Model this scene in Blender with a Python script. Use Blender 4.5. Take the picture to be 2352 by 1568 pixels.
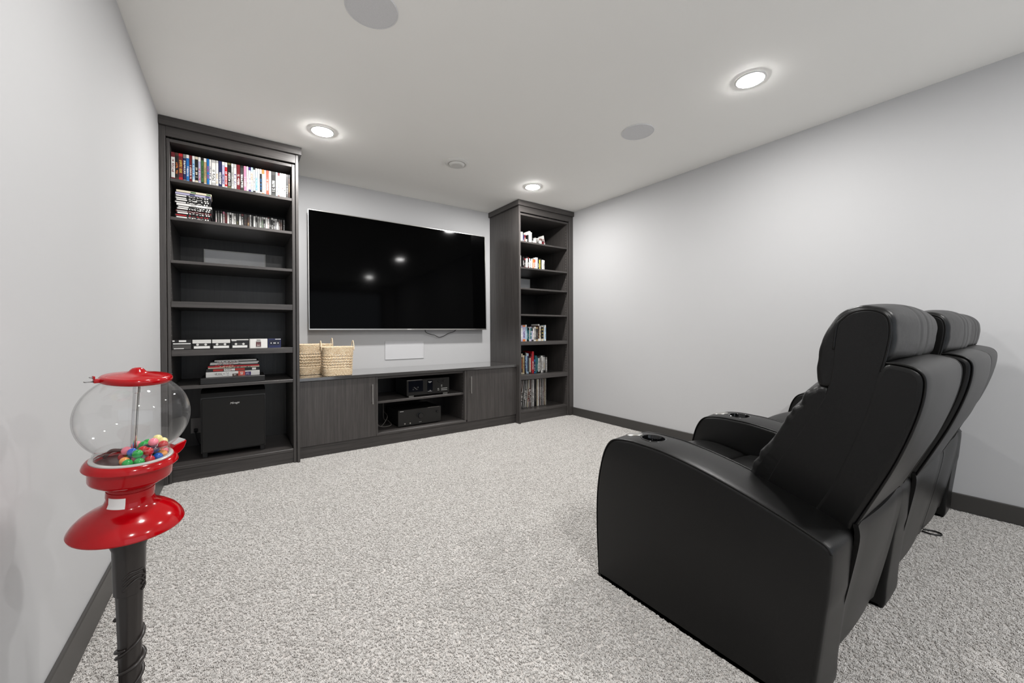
import bpy, bmesh, math, random
from mathutils import Vector, Matrix, noise as mnoise

S = bpy.context.scene
COL = S.collection
for o in list(bpy.data.objects):
    bpy.data.objects.remove(o)

# ------------------------------------------------------------------ camera
W, H = 3.7385, 2.44
YR = -5.95                                   # rear wall (behind the camera)
YAW, PITCH, ROLL, F = 0.61064, -0.00602, -0.00369, 897.016
cam = bpy.data.cameras.new('camera'); camo = bpy.data.objects.new('camera', cam); COL.objects.link(camo)
cam.sensor_fit = 'HORIZONTAL'; cam.sensor_width = 36.0
cam.lens = F * 36.0 / 2352.0
cam.shift_x = 2.725 / 2352.0; cam.shift_y = -19.126 / 2352.0
cam.clip_start = 0.02
_r = Vector((math.cos(YAW), -math.sin(YAW), 0)); _f = Vector((math.sin(YAW), math.cos(YAW), 0)); _u = Vector((0, 0, 1))
_f2 = _f * math.cos(PITCH) + _u * math.sin(PITCH); _u2 = _u * math.cos(PITCH) - _f * math.sin(PITCH)
_r3 = _r * math.cos(ROLL) + _u2 * math.sin(ROLL); _u3 = _u2 * math.cos(ROLL) - _r * math.sin(ROLL)
camo.matrix_world = Matrix(((_r3.x, _u3.x, -_f2.x, 0.4172), (_r3.y, _u3.y, -_f2.y, -4.0302), (_r3.z, _u3.z, -_f2.z, 1.0168), (0, 0, 0, 1)))
S.camera = camo

# ------------------------------------------------------------------ world (daylight of the next room, through the doorway)
wd = bpy.data.worlds.new('World'); S.world = wd; wd.use_nodes = True
wd.node_tree.nodes['Background'].inputs[0].default_value = (0.84, 0.91, 1.0, 1)
wd.node_tree.nodes['Background'].inputs[1].default_value = 1.15
LAMP = 432.0                                   # downlight lens radiance

# ------------------------------------------------------------------ colour management
vs = S.view_settings
S.display_settings.display_device = 'sRGB'
vs.view_transform = 'Standard'; vs.look = 'None'; vs.gamma = 1.0; vs.use_curve_mapping = False
vs.exposure = 0.0

# ------------------------------------------------------------------ materials
def lin(c):
    if isinstance(c, str):
        c = [int(c[i:i + 2], 16) / 255 for i in (0, 2, 4)]
        return tuple((v / 12.92 if v <= .04045 else ((v + .055) / 1.055) ** 2.4) for v in c)
    return tuple(c)

class N:
    """tiny node-graph helper"""
    def __init__(s, name):
        s.m = bpy.data.materials.new(name); s.m.use_nodes = True
        s.t = s.m.node_tree; s.n = s.t.nodes; s.p = s.n['Principled BSDF']; s.out = s.n['Material Output']
    def new(s, kind, **kw):
        n = s.n.new(kind)
        for k, v in kw.items(): setattr(n, k, v)
        return n
    def put(s, sock, v):
        if isinstance(v, bpy.types.NodeSocket): s.t.links.new(v, sock)
        else: sock.default_value = v
    def math(s, op, a, b=0.0, c=0.0):
        n = s.new('ShaderNodeMath', operation=op)
        for i, v in enumerate((a, b, c)): s.put(n.inputs[i], v)
        return n.outputs[0]
    def mix(s, f, a, b):
        n = s.new('ShaderNodeMix', data_type='RGBA')
        s.put(n.inputs[0], f)
        for i, v in ((6, a), (7, b)): s.put(n.inputs[i], v if isinstance(v, bpy.types.NodeSocket) else (*v[:3], 1))
        return n.outputs[2]
    def co(s, which='Object', scale=(1, 1, 1)):
        t = s.new('ShaderNodeTexCoord'); mp = s.new('ShaderNodeMapping'); mp.inputs['Scale'].default_value = scale
        s.t.links.new(t.outputs[which], mp.inputs['Vector']); return mp.outputs[0]
    def noise(s, vec, scale, detail=2.0, rough=.5):
        n = s.new('ShaderNodeTexNoise'); s.put(n.inputs['Vector'], vec)
        n.inputs['Scale'].default_value = scale; n.inputs['Detail'].default_value = detail; n.inputs['Roughness'].default_value = rough
        return n.outputs[0]
    def ramp(s, f, stops):
        n = s.new('ShaderNodeValToRGB'); s.put(n.inputs[0], f); e = n.color_ramp.elements
        e[0].position, e[0].color = stops[0][0], (*stops[0][1][:3], 1)
        e[1].position, e[1].color = stops[1][0], (*stops[1][1][:3], 1)
        for p, c in stops[2:]:
            q = e.new(p); q.color = (*c[:3], 1)
        return n.outputs[0]
    def bump(s, h, strength=.3, dist=.002):
        n = s.new('ShaderNodeBump'); n.inputs['Strength'].default_value = strength; n.inputs['Distance'].default_value = dist
        s.put(n.inputs['Height'], h); s.t.links.new(n.outputs[0], s.p.inputs['Normal']); return n
    def set(s, **kw):
        for k, v in kw.items():
            sock = s.p.inputs[k.replace('_', ' ')]
            if isinstance(v, bpy.types.NodeSocket): s.t.links.new(v, sock)
            elif sock.type == 'RGBA': sock.default_value = (*v[:3], 1)
            else: sock.default_value = v
        return s

def plain(name, col, rough=.5, metal=0.0, spec=.5, coat=0.0):
    g = N(name); g.set(Base_Color=lin(col), Roughness=rough, Metallic=metal)
    g.p.inputs['Specular IOR Level'].default_value = spec; g.p.inputs['Coat Weight'].default_value = coat
    return g.m

def paint(name, col, scale=260, strength=.05):
    g = N(name); v = g.co()
    n = g.noise(v, scale, 3)
    big = g.noise(v, 1.3, 2)
    c = lin(col)
    g.set(Base_Color=g.mix(big, [k * .975 for k in c], [min(1, k * 1.02) for k in c]), Roughness=.75)
    g.p.inputs['Specular IOR Level'].default_value = .25
    g.bump(n, strength, .002); return g.m

def wood(name, scale, dark, light, rough=.36):
    g = N(name); v = g.co('Object', scale)
    n1 = g.noise(v, 1.0, 5, .62); n2 = g.noise(v, 5.0, 2, .5)
    f = g.math('ADD', g.math('MULTIPLY', n1, .7), g.math('MULTIPLY', n2, .3))
    c = g.ramp(f, [(.32, dark), (.68, light)])
    g.set(Base_Color=c, Roughness=g.math('ADD', g.math('MULTIPLY', n2, .16), rough - .08))
    g.p.inputs['Specular IOR Level'].default_value = .5
    g.bump(n2, .12, .0008); return g.m

def leather(name, wrinkle=0.0, rough=.36):
    g = N(name); v = g.co()
    vor = g.new('ShaderNodeTexVoronoi'); g.put(vor.inputs['Vector'], v); vor.inputs['Scale'].default_value = 620
    h = g.math('MULTIPLY', vor.outputs[0], .05)
    if wrinkle:
        w = g.noise(g.co('Object', (1.0, 1.6, 1.6)), 11, 3, .55)
        w2 = g.noise(g.co('Object', (.5, 3, 3)), 22, 2, .5)
        h = g.math('ADD', h, g.math('MULTIPLY', g.math('ADD', w, g.math('MULTIPLY', w2, .4)), wrinkle))
    big = g.noise(v, 3.0, 2)
    g.set(Base_Color=g.mix(big, (.0016, .0016, .0015), (.0026, .0025, .0025)), Roughness=g.math('ADD', g.math('MULTIPLY', big, .10), rough - .05))
    g.p.inputs['Specular IOR Level'].default_value = .33
    g.bump(h, .55, .004); return g.m

M = {}
M['wall'] = paint('wall_paint', 'c1c1c2')
M['ceil'] = paint('ceiling_paint', 'fbfaf6', 120, .12)
WD, WL = (.032, .029, .028), (.084, .076, .072)
M['wood_v'] = wood('dark_oak_laminate_upright_grain', (90, 90, 2.2), WD, WL)
M['wood_h'] = wood('dark_oak_laminate_level_grain', (2.2, 90, 90), WD, WL)
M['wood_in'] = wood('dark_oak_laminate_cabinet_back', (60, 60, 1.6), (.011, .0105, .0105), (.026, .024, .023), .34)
M['top'] = wood('dark_countertop_laminate', (2.2, 60, 60), (.050, .048, .047), (.085, .082, .080), .12)
M['top'].node_tree.nodes['Principled BSDF'].inputs['Coat Weight'].default_value = 1.0; M['top'].node_tree.nodes['Principled BSDF'].inputs['Coat Roughness'].default_value = .06; M['top'].node_tree.nodes['Principled BSDF'].inputs['Coat IOR'].default_value = 1.7
M['base'] = plain('charcoal_baseboard_paint', '413f3d', .42)
M['leather'] = leather('black_leather')
M['leather_soft'] = leather('black_gathered_leather', .75, .38)
M['black'] = plain('black_plastic', '101010', .38)
M['gloss_black'] = plain('glossy_black_plastic', '060607', .08)
M['black_void'] = plain('black_lining', '050505', .8)
M['chrome'] = plain('polished_chrome', 'd8d8d8', .12, 1.0)
M['steel'] = plain('brushed_steel', 'c6c4c0', .28, 1.0)
M['white'] = plain('white_plastic', 'e8e8e6', .4)
M['offwhite'] = plain('off_white_trim', 'dcdbd7', .5)
M['hole'] = plain('pale_pin_hole_sleeve', 'b9b5b0', .4)

# speaker mesh
g = N('white_speaker_mesh'); v = g.co('Object', (1, 1, 1))
vo = g.new('ShaderNodeTexVoronoi'); g.put(vo.inputs['Vector'], v); vo.inputs['Scale'].default_value = 420
g.set(Base_Color=g.mix(vo.outputs[0], lin('d2d2d3'), lin('e4e4e5')), Roughness=.7); M['mesh'] = g.m
g = N('wall_speaker_mesh'); v = g.co('Object', (1, 1, 1))
vo = g.new('ShaderNodeTexVoronoi'); g.put(vo.inputs['Vector'], v); vo.inputs['Scale'].default_value = 500
g.set(Base_Color=g.mix(vo.outputs[0], lin('f2f2f3'), lin('fafafa')), Roughness=.7); M['mesh2'] = g.m
M['mesh3'] = plain('wall_coloured_speaker_cloth', 'cdcdcf', .7)

# downlight lens
def lens_mat(f):
    g = N('lit_lens'); g.set(Base_Color=(1, 1, 1), Emission_Color=(1.0, .985, .965)); g.p.inputs['Emission Strength'].default_value = LAMP * f; return g.m
M['lens_front'], M['lens_mid'], M['lens_rear'] = lens_mat(1.45), lens_mat(.92), lens_mat(1.32)     # three dimmed rows

# tv screen
g = N('tv_screen_glass'); g.set(Base_Color=(.0006, .0006, .0007), Roughness=.075); g.p.inputs['Specular IOR Level'].default_value = .05
M['screen'] = g.m

# carpet
g = N('grey_cut_pile_carpet'); v = g.co()
n1 = g.noise(v, 210, 2, .6); n2 = g.noise(v, 75, 3, .6); n3 = g.noise(v, 5.0, 3, .55); n4 = g.noise(v, 1.1, 2)
f = g.math('ADD', g.math('MULTIPLY', n1, .62), g.math('MULTIPLY', n2, .38))
c1 = g.ramp(f, [(.33, lin('8a8581')), (.50, lin('cbc6c2')), (.66, lin('ece9e5'))])
c2 = g.mix(g.math('MULTIPLY', g.math('SUBTRACT', n3, .3), .55), c1, lin('aca7a2'))
g.set(Base_Color=c2, Roughness=.95); g.p.inputs['Specular IOR Level'].default_value = .1
g.p.inputs['Sheen Weight'].default_value = .15
g.bump(f, .9, .006); M['carpet'] = g.m
g = N('carpet_yarn'); oi = g.new('ShaderNodeObjectInfo'); geo = g.new('ShaderNodeNewGeometry')
n3 = g.noise(geo.outputs['Position'], 4.0, 3, .55); n1 = g.noise(geo.outputs['Position'], 150, 1, .5)
rr = g.math('ADD', g.math('MULTIPLY', oi.outputs['Random'], .55), g.math('MULTIPLY', n1, .55))
c1 = g.ramp(rr, [(.20, lin('b6b2ae')), (.50, lin('d6d3cf')), (.80, lin('eeebe8'))])
g.set(Base_Color=g.mix(g.math('MULTIPLY', g.math('SUBTRACT', n3, .3), .45), c1, lin('c6c2be')), Roughness=.9)
g.p.inputs['Specular IOR Level'].default_value = .1; M['yarn'] = g.m

def glass_mat(name, tint, ior, strength, rough=0.0):
    """thin glass: what passes straight through, and what the surface mirrors"""
    g = N(name); g.n.remove(g.p)
    tr = g.new('ShaderNodeBsdfTransparent'); tr.inputs[0].default_value = (*tint, 1)
    gl = g.new('ShaderNodeBsdfGlossy'); gl.inputs['Roughness'].default_value = rough
    lw = g.new('ShaderNodeLayerWeight'); lw.inputs['Blend'].default_value = .5
    f0 = ((ior - 1) / (ior + 1)) ** 2                              # Schlick, the same from both sides of the sheet
    fr = g.math('ADD', f0, g.math('MULTIPLY', 1 - f0, g.math('POWER', lw.outputs['Facing'], 5.0)))
    mx = g.new('ShaderNodeMixShader')
    g.put(mx.inputs[0], g.math('MINIMUM', g.math('MULTIPLY', fr, strength), 1.0))
    g.t.links.new(tr.outputs[0], mx.inputs[1]); g.t.links.new(gl.outputs[0], mx.inputs[2]); g.t.links.new(mx.outputs[0], g.out.inputs[0])
    return g.m
M['globe'] = glass_mat('clear_globe_glass', (.996, .997, .997), 1.5, .85)
g = N('red_enamel'); g.set(Base_Color=lin('a8000a'), Roughness=.14); g.p.inputs['Specular IOR Level'].default_value = .38; g.p.inputs['Coat Weight'].default_value = .15; g.p.inputs['Coat Roughness'].default_value = .03
M['red'] = g.m
g = N('black_cast_stand'); g.set(Base_Color=lin('2b2725'), Roughness=.28); M['stand'] = g.m
M['gasket'] = plain('translucent_white_gasket', 'b9b9b6', .25)
M['brown'] = plain('brown_plastic_wheel', '4a2420', .35)
M['paper'] = plain('white_paper_card', 'e6e6e3', .7)

# ------------------------------------------------------------------ object helpers
def wloc(o):
    v = Vector((0, 0, 0))
    while o is not None:
        v += o.location; o = o.parent
    return v

def finish(name, bm, mat, parent=None, smooth=False, loc=None, sharp=None):
    """bm is in world coordinates; links it as one mesh object with its origin at its base (or at its parent)"""
    bm.normal_update()
    if parent is not None: off = wloc(parent)
    elif loc is not None: off = Vector(loc)
    else:
        xs = [v.co for v in bm.verts]
        off = Vector(((min(p.x for p in xs) + max(p.x for p in xs)) / 2, (min(p.y for p in xs) + max(p.y for p in xs)) / 2, min(p.z for p in xs)))
    bmesh.ops.translate(bm, vec=-off, verts=bm.verts)
    me = bpy.data.meshes.new(name); bm.to_mesh(me); bm.free()
    if smooth: me.shade_smooth()
    if sharp: me.set_sharp_from_angle(angle=math.radians(sharp))
    for m in (mat if isinstance(mat, (list, tuple)) else [mat]): me.materials.append(M[m] if isinstance(m, str) else m)
    o = bpy.data.objects.new(name, me); COL.objects.link(o)
    if parent is not None: o.parent = parent
    else: o.location = off
    return o

def tag(o, label=None, cat=None, group=None, kind=None):
    if label: o['label'] = label
    if cat: o['category'] = cat
    if group: o['group'] = group
    if kind: o['kind'] = kind
    return o

def thing(name, label, cat, loc, group=None):
    o = bpy.data.objects.new(name, None); o.location = loc; o.empty_display_size = .05; COL.objects.link(o)
    return tag(o, label, cat, group)

def add_box(bm, x0, x1, y0, y1, z0, z1, bev=0.0, seg=1, mat=None):
    if mat is None: mat = Matrix.Identity(4)
    vs_ = [bm.verts.new(mat @ Vector(p)) for p in ((x0, y0, z0), (x1, y0, z0), (x1, y1, z0), (x0, y1, z0), (x0, y0, z1), (x1, y0, z1), (x1, y1, z1), (x0, y1, z1))]
    fs = [bm.faces.new([vs_[i] for i in q]) for q in ((0, 3, 2, 1), (4, 5, 6, 7), (0, 1, 5, 4), (1, 2, 6, 5), (2, 3, 7, 6), (3, 0, 4, 7))]
    if bev > 0:
        es = {e for f in fs for e in f.edges}
        bmesh.ops.bevel(bm, geom=list(es), offset=bev, segments=seg, affect='EDGES', profile=.5)

def box(name, x0, x1, y0, y1, z0, z1, mat, parent=None, bev=.0015, seg=1, **k):
    bm = bmesh.new(); add_box(bm, x0, x1, y0, y1, z0, z1, bev, seg); return finish(name, bm, mat, parent, **k)

def add_lathe(bm, prof, segs=48, mtx=None, cap=True):
    mtx = mtx or Matrix.Identity(4); rings = []
    for r, z in prof:
        rings.append([bm.verts.new(mtx @ Vector((r * math.cos(2 * math.pi * i / segs), r * math.sin(2 * math.pi * i / segs), z))) for i in range(segs)] if r > 1e-6 else [bm.verts.new(mtx @ Vector((0, 0, z)))])
    for a, b in zip(rings, rings[1:]):
        for i in range(segs):
            j = (i + 1) % segs
            if len(a) == 1 and len(b) == 1: continue
            if len(a) == 1: bm.faces.new((a[0], b[j], b[i]))
            elif len(b) == 1: bm.faces.new((a[i], a[j], b[0]))
            else: bm.faces.new((a[i], a[j], b[j], b[i]))
    if cap:
        if len(rings[0]) > 1: bm.faces.new(list(reversed(rings[0])))
        if len(rings[-1]) > 1: bm.faces.new(rings[-1])
    bmesh.ops.recalc_face_normals(bm, faces=bm.faces)

def lathe(name, prof, mat, parent=None, segs=48, mtx=None, cap=True, sharp=35, **k):
    bm = bmesh.new(); add_lathe(bm, prof, segs, mtx, cap); return finish(name, bm, mat, parent, smooth=True, sharp=sharp, **k)

def add_tube(bm, pts, r, segs=8, closed=False, rad=None):
    pts = [Vector(p) for p in pts]; n = len(pts); rings = []; up = Vector((0, 0, 1)); prev = None
    for i, p in enumerate(pts):
        a = pts[(i - 1) % n] if (closed or i > 0) else p; b = pts[(i + 1) % n] if (closed or i < n - 1) else p
        t = (b - a).normalized()
        if prev is None:
            nrm = t.cross(up)
            if nrm.length < 1e-3: nrm = t.cross(Vector((1, 0, 0)))
        else: nrm = prev - t * prev.dot(t)
        nrm.normalize(); prev = nrm; bn = t.cross(nrm); rr = rad[i] if rad else r
        rings.append([bm.verts.new(p + (nrm * math.cos(2 * math.pi * k / segs) + bn * math.sin(2 * math.pi * k / segs)) * rr) for k in range(segs)])
    m = n if closed else n - 1
    for i in range(m):
        a, b = rings[i], rings[(i + 1) % n]
        for k in range(segs): bm.faces.new((a[k], a[(k + 1) % segs], b[(k + 1) % segs], b[k]))
    if not closed: bm.faces.new(list(reversed(rings[0]))); bm.faces.new(rings[-1])
    bmesh.ops.recalc_face_normals(bm, faces=bm.faces)

def tube(name, pts, r, mat, parent=None, segs=8, closed=False, rad=None, **k):
    bm = bmesh.new(); add_tube(bm, pts, r, segs, closed, rad); return finish(name, bm, mat, parent, smooth=True, **k)

def spline(pts, per=6, closed=False):
    n = len(pts); out = []
    rng = range(n) if closed else range(n - 1)
    def P(i): return Vector(pts[i % n]) if closed else Vector(pts[max(0, min(n - 1, i))])
    for i in rng:
        p0, p1, p2, p3 = P(i - 1), P(i), P(i + 1), P(i + 2)
        for k in range(per):
            t = k / per
            out.append(.5 * ((2 * p1) + (p2 - p0) * t + (2 * p0 - 5 * p1 + 4 * p2 - p3) * t * t + (3 * p1 - p0 - 3 * p2 + p3) * t ** 3))
    if not closed: out.append(Vector(pts[-1]))
    return out

def loop_normals(L):
    n = len(L); area = sum(L[i].x * L[(i + 1) % n].y - L[(i + 1) % n].x * L[i].y for i in range(n)); s = 1 if area > 0 else -1
    out = []
    for i in range(n):
        t = (L[(i + 1) % n] - L[i - 1]); t.normalize(); out.append(Vector((t.y, -t.x)) * s)
    return out

def pillow(name, prof, x0, x1, r, mat, parent=None, crown=0.0, per=5, nx=10, mask=None, groove=None, sharp=None, closed_pts=None, raw=False, wr=0.0, seed=0.0):
    """upholstered block: the (y, z) side outline carried across x, its rims rounded by r, its run crowned outward"""
    L = closed_pts or spline([Vector((a, b)) for a, b in prof], per, True)
    nr = loop_normals(L); bm = bmesh.new(); secs = []
    st = 4
    for k in range(st + 1):
        a = k / st * math.pi / 2; secs.append((x0 + r * (1 - math.cos(math.pi / 2 - a)) if False else x0 + r * (1 - math.cos(a)), -r * (1 - math.sin(a))))
    for k in range(1, nx): secs.append((x0 + r + (x1 - x0 - 2 * r) * k / nx, 0.0))
    for k in range(st, -1, -1):
        a = k / st * math.pi / 2; secs.append((x1 - r * (1 - math.cos(a)), -r * (1 - math.sin(a))))
    rings = []
    for x, off in secs:
        t = (x - x0) / (x1 - x0); c = crown * (1 - (2 * t - 1) ** 2)
        if groove: c -= groove(t)
        ring = []
        for i, (p, q) in enumerate(zip(L, nr)):
            k = off + c * (mask(p) if mask else 1)
            if wr:                                                   # gathers, strongest along the side seams
                ed = math.exp(-min(t, 1 - t) / .10) * .9 + .22
                k += wr * ed * (mnoise.noise(Vector((x * 6 + seed, p.x * 30 - p.y * 8, p.y * 30 + seed))) - .15) * (1 if 0 < t < 1 else .4)
            ring.append(bm.verts.new((x, p.x + q.x * k, p.y + q.y * k)))
        rings.append(ring)
    n = len(L)
    for A, B in zip(rings, rings[1:]):
        for i in range(n): bm.faces.new((A[i], A[(i + 1) % n], B[(i + 1) % n], B[i]))
    caps = [bm.faces.new(rings[0]), bm.faces.new(list(reversed(rings[-1])))]
    bmesh.ops.recalc_face_normals(bm, faces=bm.faces); bmesh.ops.triangulate(bm, faces=caps, ngon_method='EAR_CLIP')
    if raw: return bm
    o = finish(name, bm, mat, parent, smooth=True, sharp=sharp or 50)
    for p in o.data.polygons:
        if abs(p.normal.x) > .995: p.use_smooth = False
    return o

def text_mesh(name, s, size, mtx, mat, parent, shear=0.0, ext=.0004, xscale=1.0):
    cu = bpy.data.curves.new(name, 'FONT'); cu.body = s; cu.size = size; cu.extrude = ext; cu.shear = shear; cu.align_x = 'CENTER'; cu.align_y = 'CENTER'
    tmp = bpy.data.objects.new(name + '_tmp', cu); COL.objects.link(tmp)
    dg = bpy.context.evaluated_depsgraph_get(); me = bpy.data.meshes.new_from_object(tmp.evaluated_get(dg))
    bpy.data.objects.remove(tmp); bpy.data.curves.remove(cu)
    bm = bmesh.new(); bm.from_mesh(me); bpy.data.meshes.remove(me)
    bmesh.ops.transform(bm, matrix=mtx @ Matrix.Diagonal((xscale, 1, 1, 1)), verts=bm.verts)
    return finish(name, bm, mat, parent)
def mark(name, x, y, z, w, h, n, mat, parent):
    """a maker's mark too small to read in the photograph: a short run of pale strokes"""
    bm = bmesh.new()
    for i in range(n): add_box(bm, x - w / 2 + w * i / n, x - w / 2 + w * (i + .72) / n, y - .0005, y, z - h / 2, z + h / 2)
    return finish(name, bm, mat, parent)
FACE = Matrix(((1, 0, 0, 0), (0, 0, -1, 0), (0, 1, 0, 0), (0, 0, 0, 1)))      # text in the x-z plane, read from -y
def front_at(x, y, z): return Matrix.Translation((x, y, z)) @ FACE

# ------------------------------------------------------------------ the room
def struct(o): o['kind'] = 'structure'; return o
T = .10
struct(box('floor', -T, W + T, YR - T, T, -.08, -.0045, 'carpet', bev=0))
struct(box('ceiling', -T, W + T, YR - T, T, H, H + .1, 'ceil', bev=0))
struct(box('wall_left', -T, 0, YR - T, T, -.0045, H, 'wall', bev=0))
struct(box('wall_right', W, W + T, YR - T, T, -.0045, H, 'wall', bev=0))
struct(box('wall_back', 0, W, 0, T, -.0045, H, 'wall', bev=0))
DX0, DX1, DZ = 0.40, 3.34, 2.20                    # doorway behind the camera
bm = bmesh.new()
add_box(bm, 0, DX0, YR - T, YR, -.0045, H); add_box(bm, DX1, W, YR - T, YR, -.0045, H); add_box(bm, DX0, DX1, YR - T, YR, DZ, H)
struct(finish('wall_rear', bm, 'wall'))
bm = bmesh.new()
for a, b, c, d_ in ((DX0 - .07, DX0, 0, DZ + .07), (DX1, DX1 + .07, 0, DZ + .07), (DX0, DX1, DZ, DZ + .07)):
    add_box(bm, a, b, YR + .001, YR + .016, c, d_, .002)
struct(finish('trim_1', bm, 'base'))
BBH = .095
struct(box('baseboard_right', W - .013, W - .0005, YR + .02, -.602, .0005, BBH, 'base', bev=.003))
struct(box('baseboard_left', .0005, .013, YR + .02, -.602, .0005, .112, 'base', bev=.003))

# ------------------------------------------------------------------ carpet pile: yarn tufts strewn over the whole floor
def carpet_pile():
    rng = random.Random(7); bm = bmesh.new()
    for k in range(9):
        a = rng.uniform(0, 6.28); x, y = rng.uniform(-.0068, .0068), rng.uniform(-.0068, .0068)
        la = rng.uniform(0, 6.28); ln = rng.uniform(.001, .0055); hh = rng.uniform(.0055, .0095); w = rng.uniform(.0016, .0024)
        prev = None
        for t, ww in ((0, .75), (.55, 1.0), (1, .72)):
            cx, cy, cz = x + ln * t * t * math.cos(la), y + ln * t * t * math.sin(la), hh * t
            ring = [bm.verts.new((cx + w * ww * math.cos(a + q * 2.094 + t), cy + w * ww * math.sin(a + q * 2.094 + t), cz)) for q in range(3)]
            if prev:
                for q in range(3): bm.faces.new((prev[q], prev[(q + 1) % 3], ring[(q + 1) % 3], ring[q]))
            prev = ring
        bm.faces.new(prev)
    me = bpy.data.meshes.new('carpet_pile'); bm.to_mesh(me); bm.free(); me.shade_smooth(); me.materials.append(M['yarn'])
    o = bpy.data.objects.new('carpet_pile', me); COL.objects.link(o); o.location = (W / 2, -2.46, -.0045)
    t = bpy.data.node_groups.new('strew_tufts', 'GeometryNodeTree')
    t.interface.new_socket('Geometry', in_out='INPUT', socket_type='NodeSocketGeometry'); t.interface.new_socket('Geometry', in_out='OUTPUT', socket_type='NodeSocketGeometry')
    n = t.nodes; L = t.links
    gi = n.new('NodeGroupInput'); go = n.new('NodeGroupOutput')
    gr = n.new('GeometryNodeMeshGrid'); gr.inputs['Size X'].default_value = W - .03; gr.inputs['Size Y'].default_value = 4.90; gr.inputs['Vertices X'].default_value = 8; gr.inputs['Vertices Y'].default_value = 8
    di = n.new('GeometryNodeDistributePointsOnFaces'); di.distribute_method = 'RANDOM'; di.inputs['Density'].default_value = 27000; di.inputs['Seed'].default_value = 3
    ip = n.new('GeometryNodeInstanceOnPoints')
    rv = n.new('FunctionNodeRandomValue'); rv.data_type = 'FLOAT_VECTOR'; rv.inputs[0].default_value = (-.16, -.16, 0); rv.inputs[1].default_value = (.16, .16, 6.283)
    rs = n.new('FunctionNodeRandomValue'); rs.data_type = 'FLOAT'; rs.inputs[2].default_value = .48; rs.inputs[3].default_value = .70
    L.new(gr.outputs[0], di.inputs[0]); L.new(di.outputs['Points'], ip.inputs['Points']); L.new(gi.outputs[0], ip.inputs['Instance'])
    L.new(rv.outputs[0], ip.inputs['Rotation']); L.new(rs.outputs[1], ip.inputs['Scale']); L.new(ip.outputs[0], go.inputs[0])
    m = o.modifiers.new('strew', 'NODES'); m.node_group = t
    tag(o, 'light grey cut pile carpet covering the whole floor', 'carpet', kind='stuff')
carpet_pile()

# ------------------------------------------------------------------ bookcases
def bookcase(name, label, bx0, bx1, wall_side, shelves, thick, ix0, ix1, zbot):
    t = thing(name, label, 'bookcase', ((bx0 + bx1) / 2, -.30, 0))
    DF, DS = -.585, -.600                            # carcass front, surround front
    yb = -.004
    top_in = 2.288
    # outer end panel against the media wall, filler against the room wall
    if wall_side == 'left':
        box('end_panel', bx1 - .019, bx1, DS, yb, .0, 2.382, 'wood_v', t)
        box('filler_stile', bx0 + .001, ix0 - .019, DS, DS + .02, .0, 2.382, 'wood_v', t)
        gl = (ix0 - .0165, ix0); gr = (ix1, bx1 - .0215)
        cx0, cx1 = bx0 + .001, bx1 + .021
    else:
        box('end_panel', bx0, bx0 + .019, DS, yb, .0, 2.382, 'wood_v', t)
        box('filler_stile', ix1 + .019, bx1 - .001, DS, DS + .02, .0, 2.382, 'wood_v', t)
        gl = (bx0 + .0215, max(ix0, bx0 + .034)); gr = (ix1, ix1 + .0165)
        cx0, cx1 = bx0 - .021, bx1 - .001
    sides = [box('side_panel', gl[0], gl[1], DF, yb, .0, 2.31, 'wood_v', t), box('side_panel', gr[0], gr[1], DF, yb, .0, 2.31, 'wood_v', t)]
    fx0 = ix0 - .019 + .0005 if wall_side == 'left' else bx0 + .0195
    fx1 = bx1 - .0195 if wall_side == 'left' else ix1 + .0185
    box('fascia', fx0, fx1, DS + .0015, DS + .02, 2.318, 2.382, 'wood_h', t)
    # crown: returns along the free side
    bm = bmesh.new(); add_box(bm, cx0, cx1, DS - .021, DS + .02, 2.3825, 2.437, .0015)
    if wall_side == 'left': add_box(bm, bx1 - .019, cx1, DS + .0205, yb, 2.3825, 2.437, .0015)
    else: add_box(bm, cx0, bx0 + .019, DS + .0205, yb, 2.3825, 2.437, .0015)
    finish('crown', bm, 'wood_h', t)
    box('top_panel', gl[1] + .0005, gr[0] - .0005, DF + .001, yb, top_in, 2.309, 'wood_h', t)
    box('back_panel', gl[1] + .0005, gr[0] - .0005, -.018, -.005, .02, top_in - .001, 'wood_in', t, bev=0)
    for z, th in zip(shelves, thick):
        box('shelf', gl[1] + .001, gr[0] - .001, DF + .003, -.019, z - th, z, 'wood_h', t)
    box('bottom_panel', gl[1] + .001, gr[0] - .001, DF + .002, -.019, zbot - .02, zbot, 'wood_h', t)
    box('toe_kick', gl[1] + .001, gr[0] - .001, DF + .012, DF + .03, .0, zbot - .021, 'wood_h', t, bev=0)
    # rows of pin holes in the side panels (32 mm pitch)
    for s, (x, nx) in zip(sides, ((gl[1], 1), (gr[0], -1))):
        bm = bmesh.new()
        z = .32
        while z < 2.22:
            if all(not (zz - th - .012 < z < zz + .012) for zz, th in zip(shelves, thick)):
                m = Matrix.Translation((x + nx * .0001, DF + .028, z)) @ Matrix.Rotation(math.pi / 2 * nx, 4, 'Y')
                add_lathe(bm, [(.0001, 0), (.0026, 0), (.0026, .0006), (.0001, .0006)], 8, m)
            z += .032
        tag(finish('pin_holes', bm, 'hole', s), 'row of small pale shelf pin holes', kind='stuff')
    return t

ZL = [2.0477, 1.7914, 1.5009, 1.224, .8946, .6474]; TL = [.021, .021, .020, .040, .041, .022]
ZR = [2.0069, 1.7198, 1.4911, 1.2004, .8975, .5213]; TR = [.018, .018, .018, .018, .041, .048]
BL = bookcase('bookcase', 'tall dark oak bookcase holding the subwoofer and a full row of movie cases', 0.0, .8115, 'left', ZL, TL, .0526, .769, .1079)
BR = bookcase('bookcase', 'tall dark oak bookcase with vinyl records on its bottom shelf, beside the bare grey wall', 2.9304, W, 'right', ZR, TR, 2.9655, 3.658, .1291)

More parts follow.
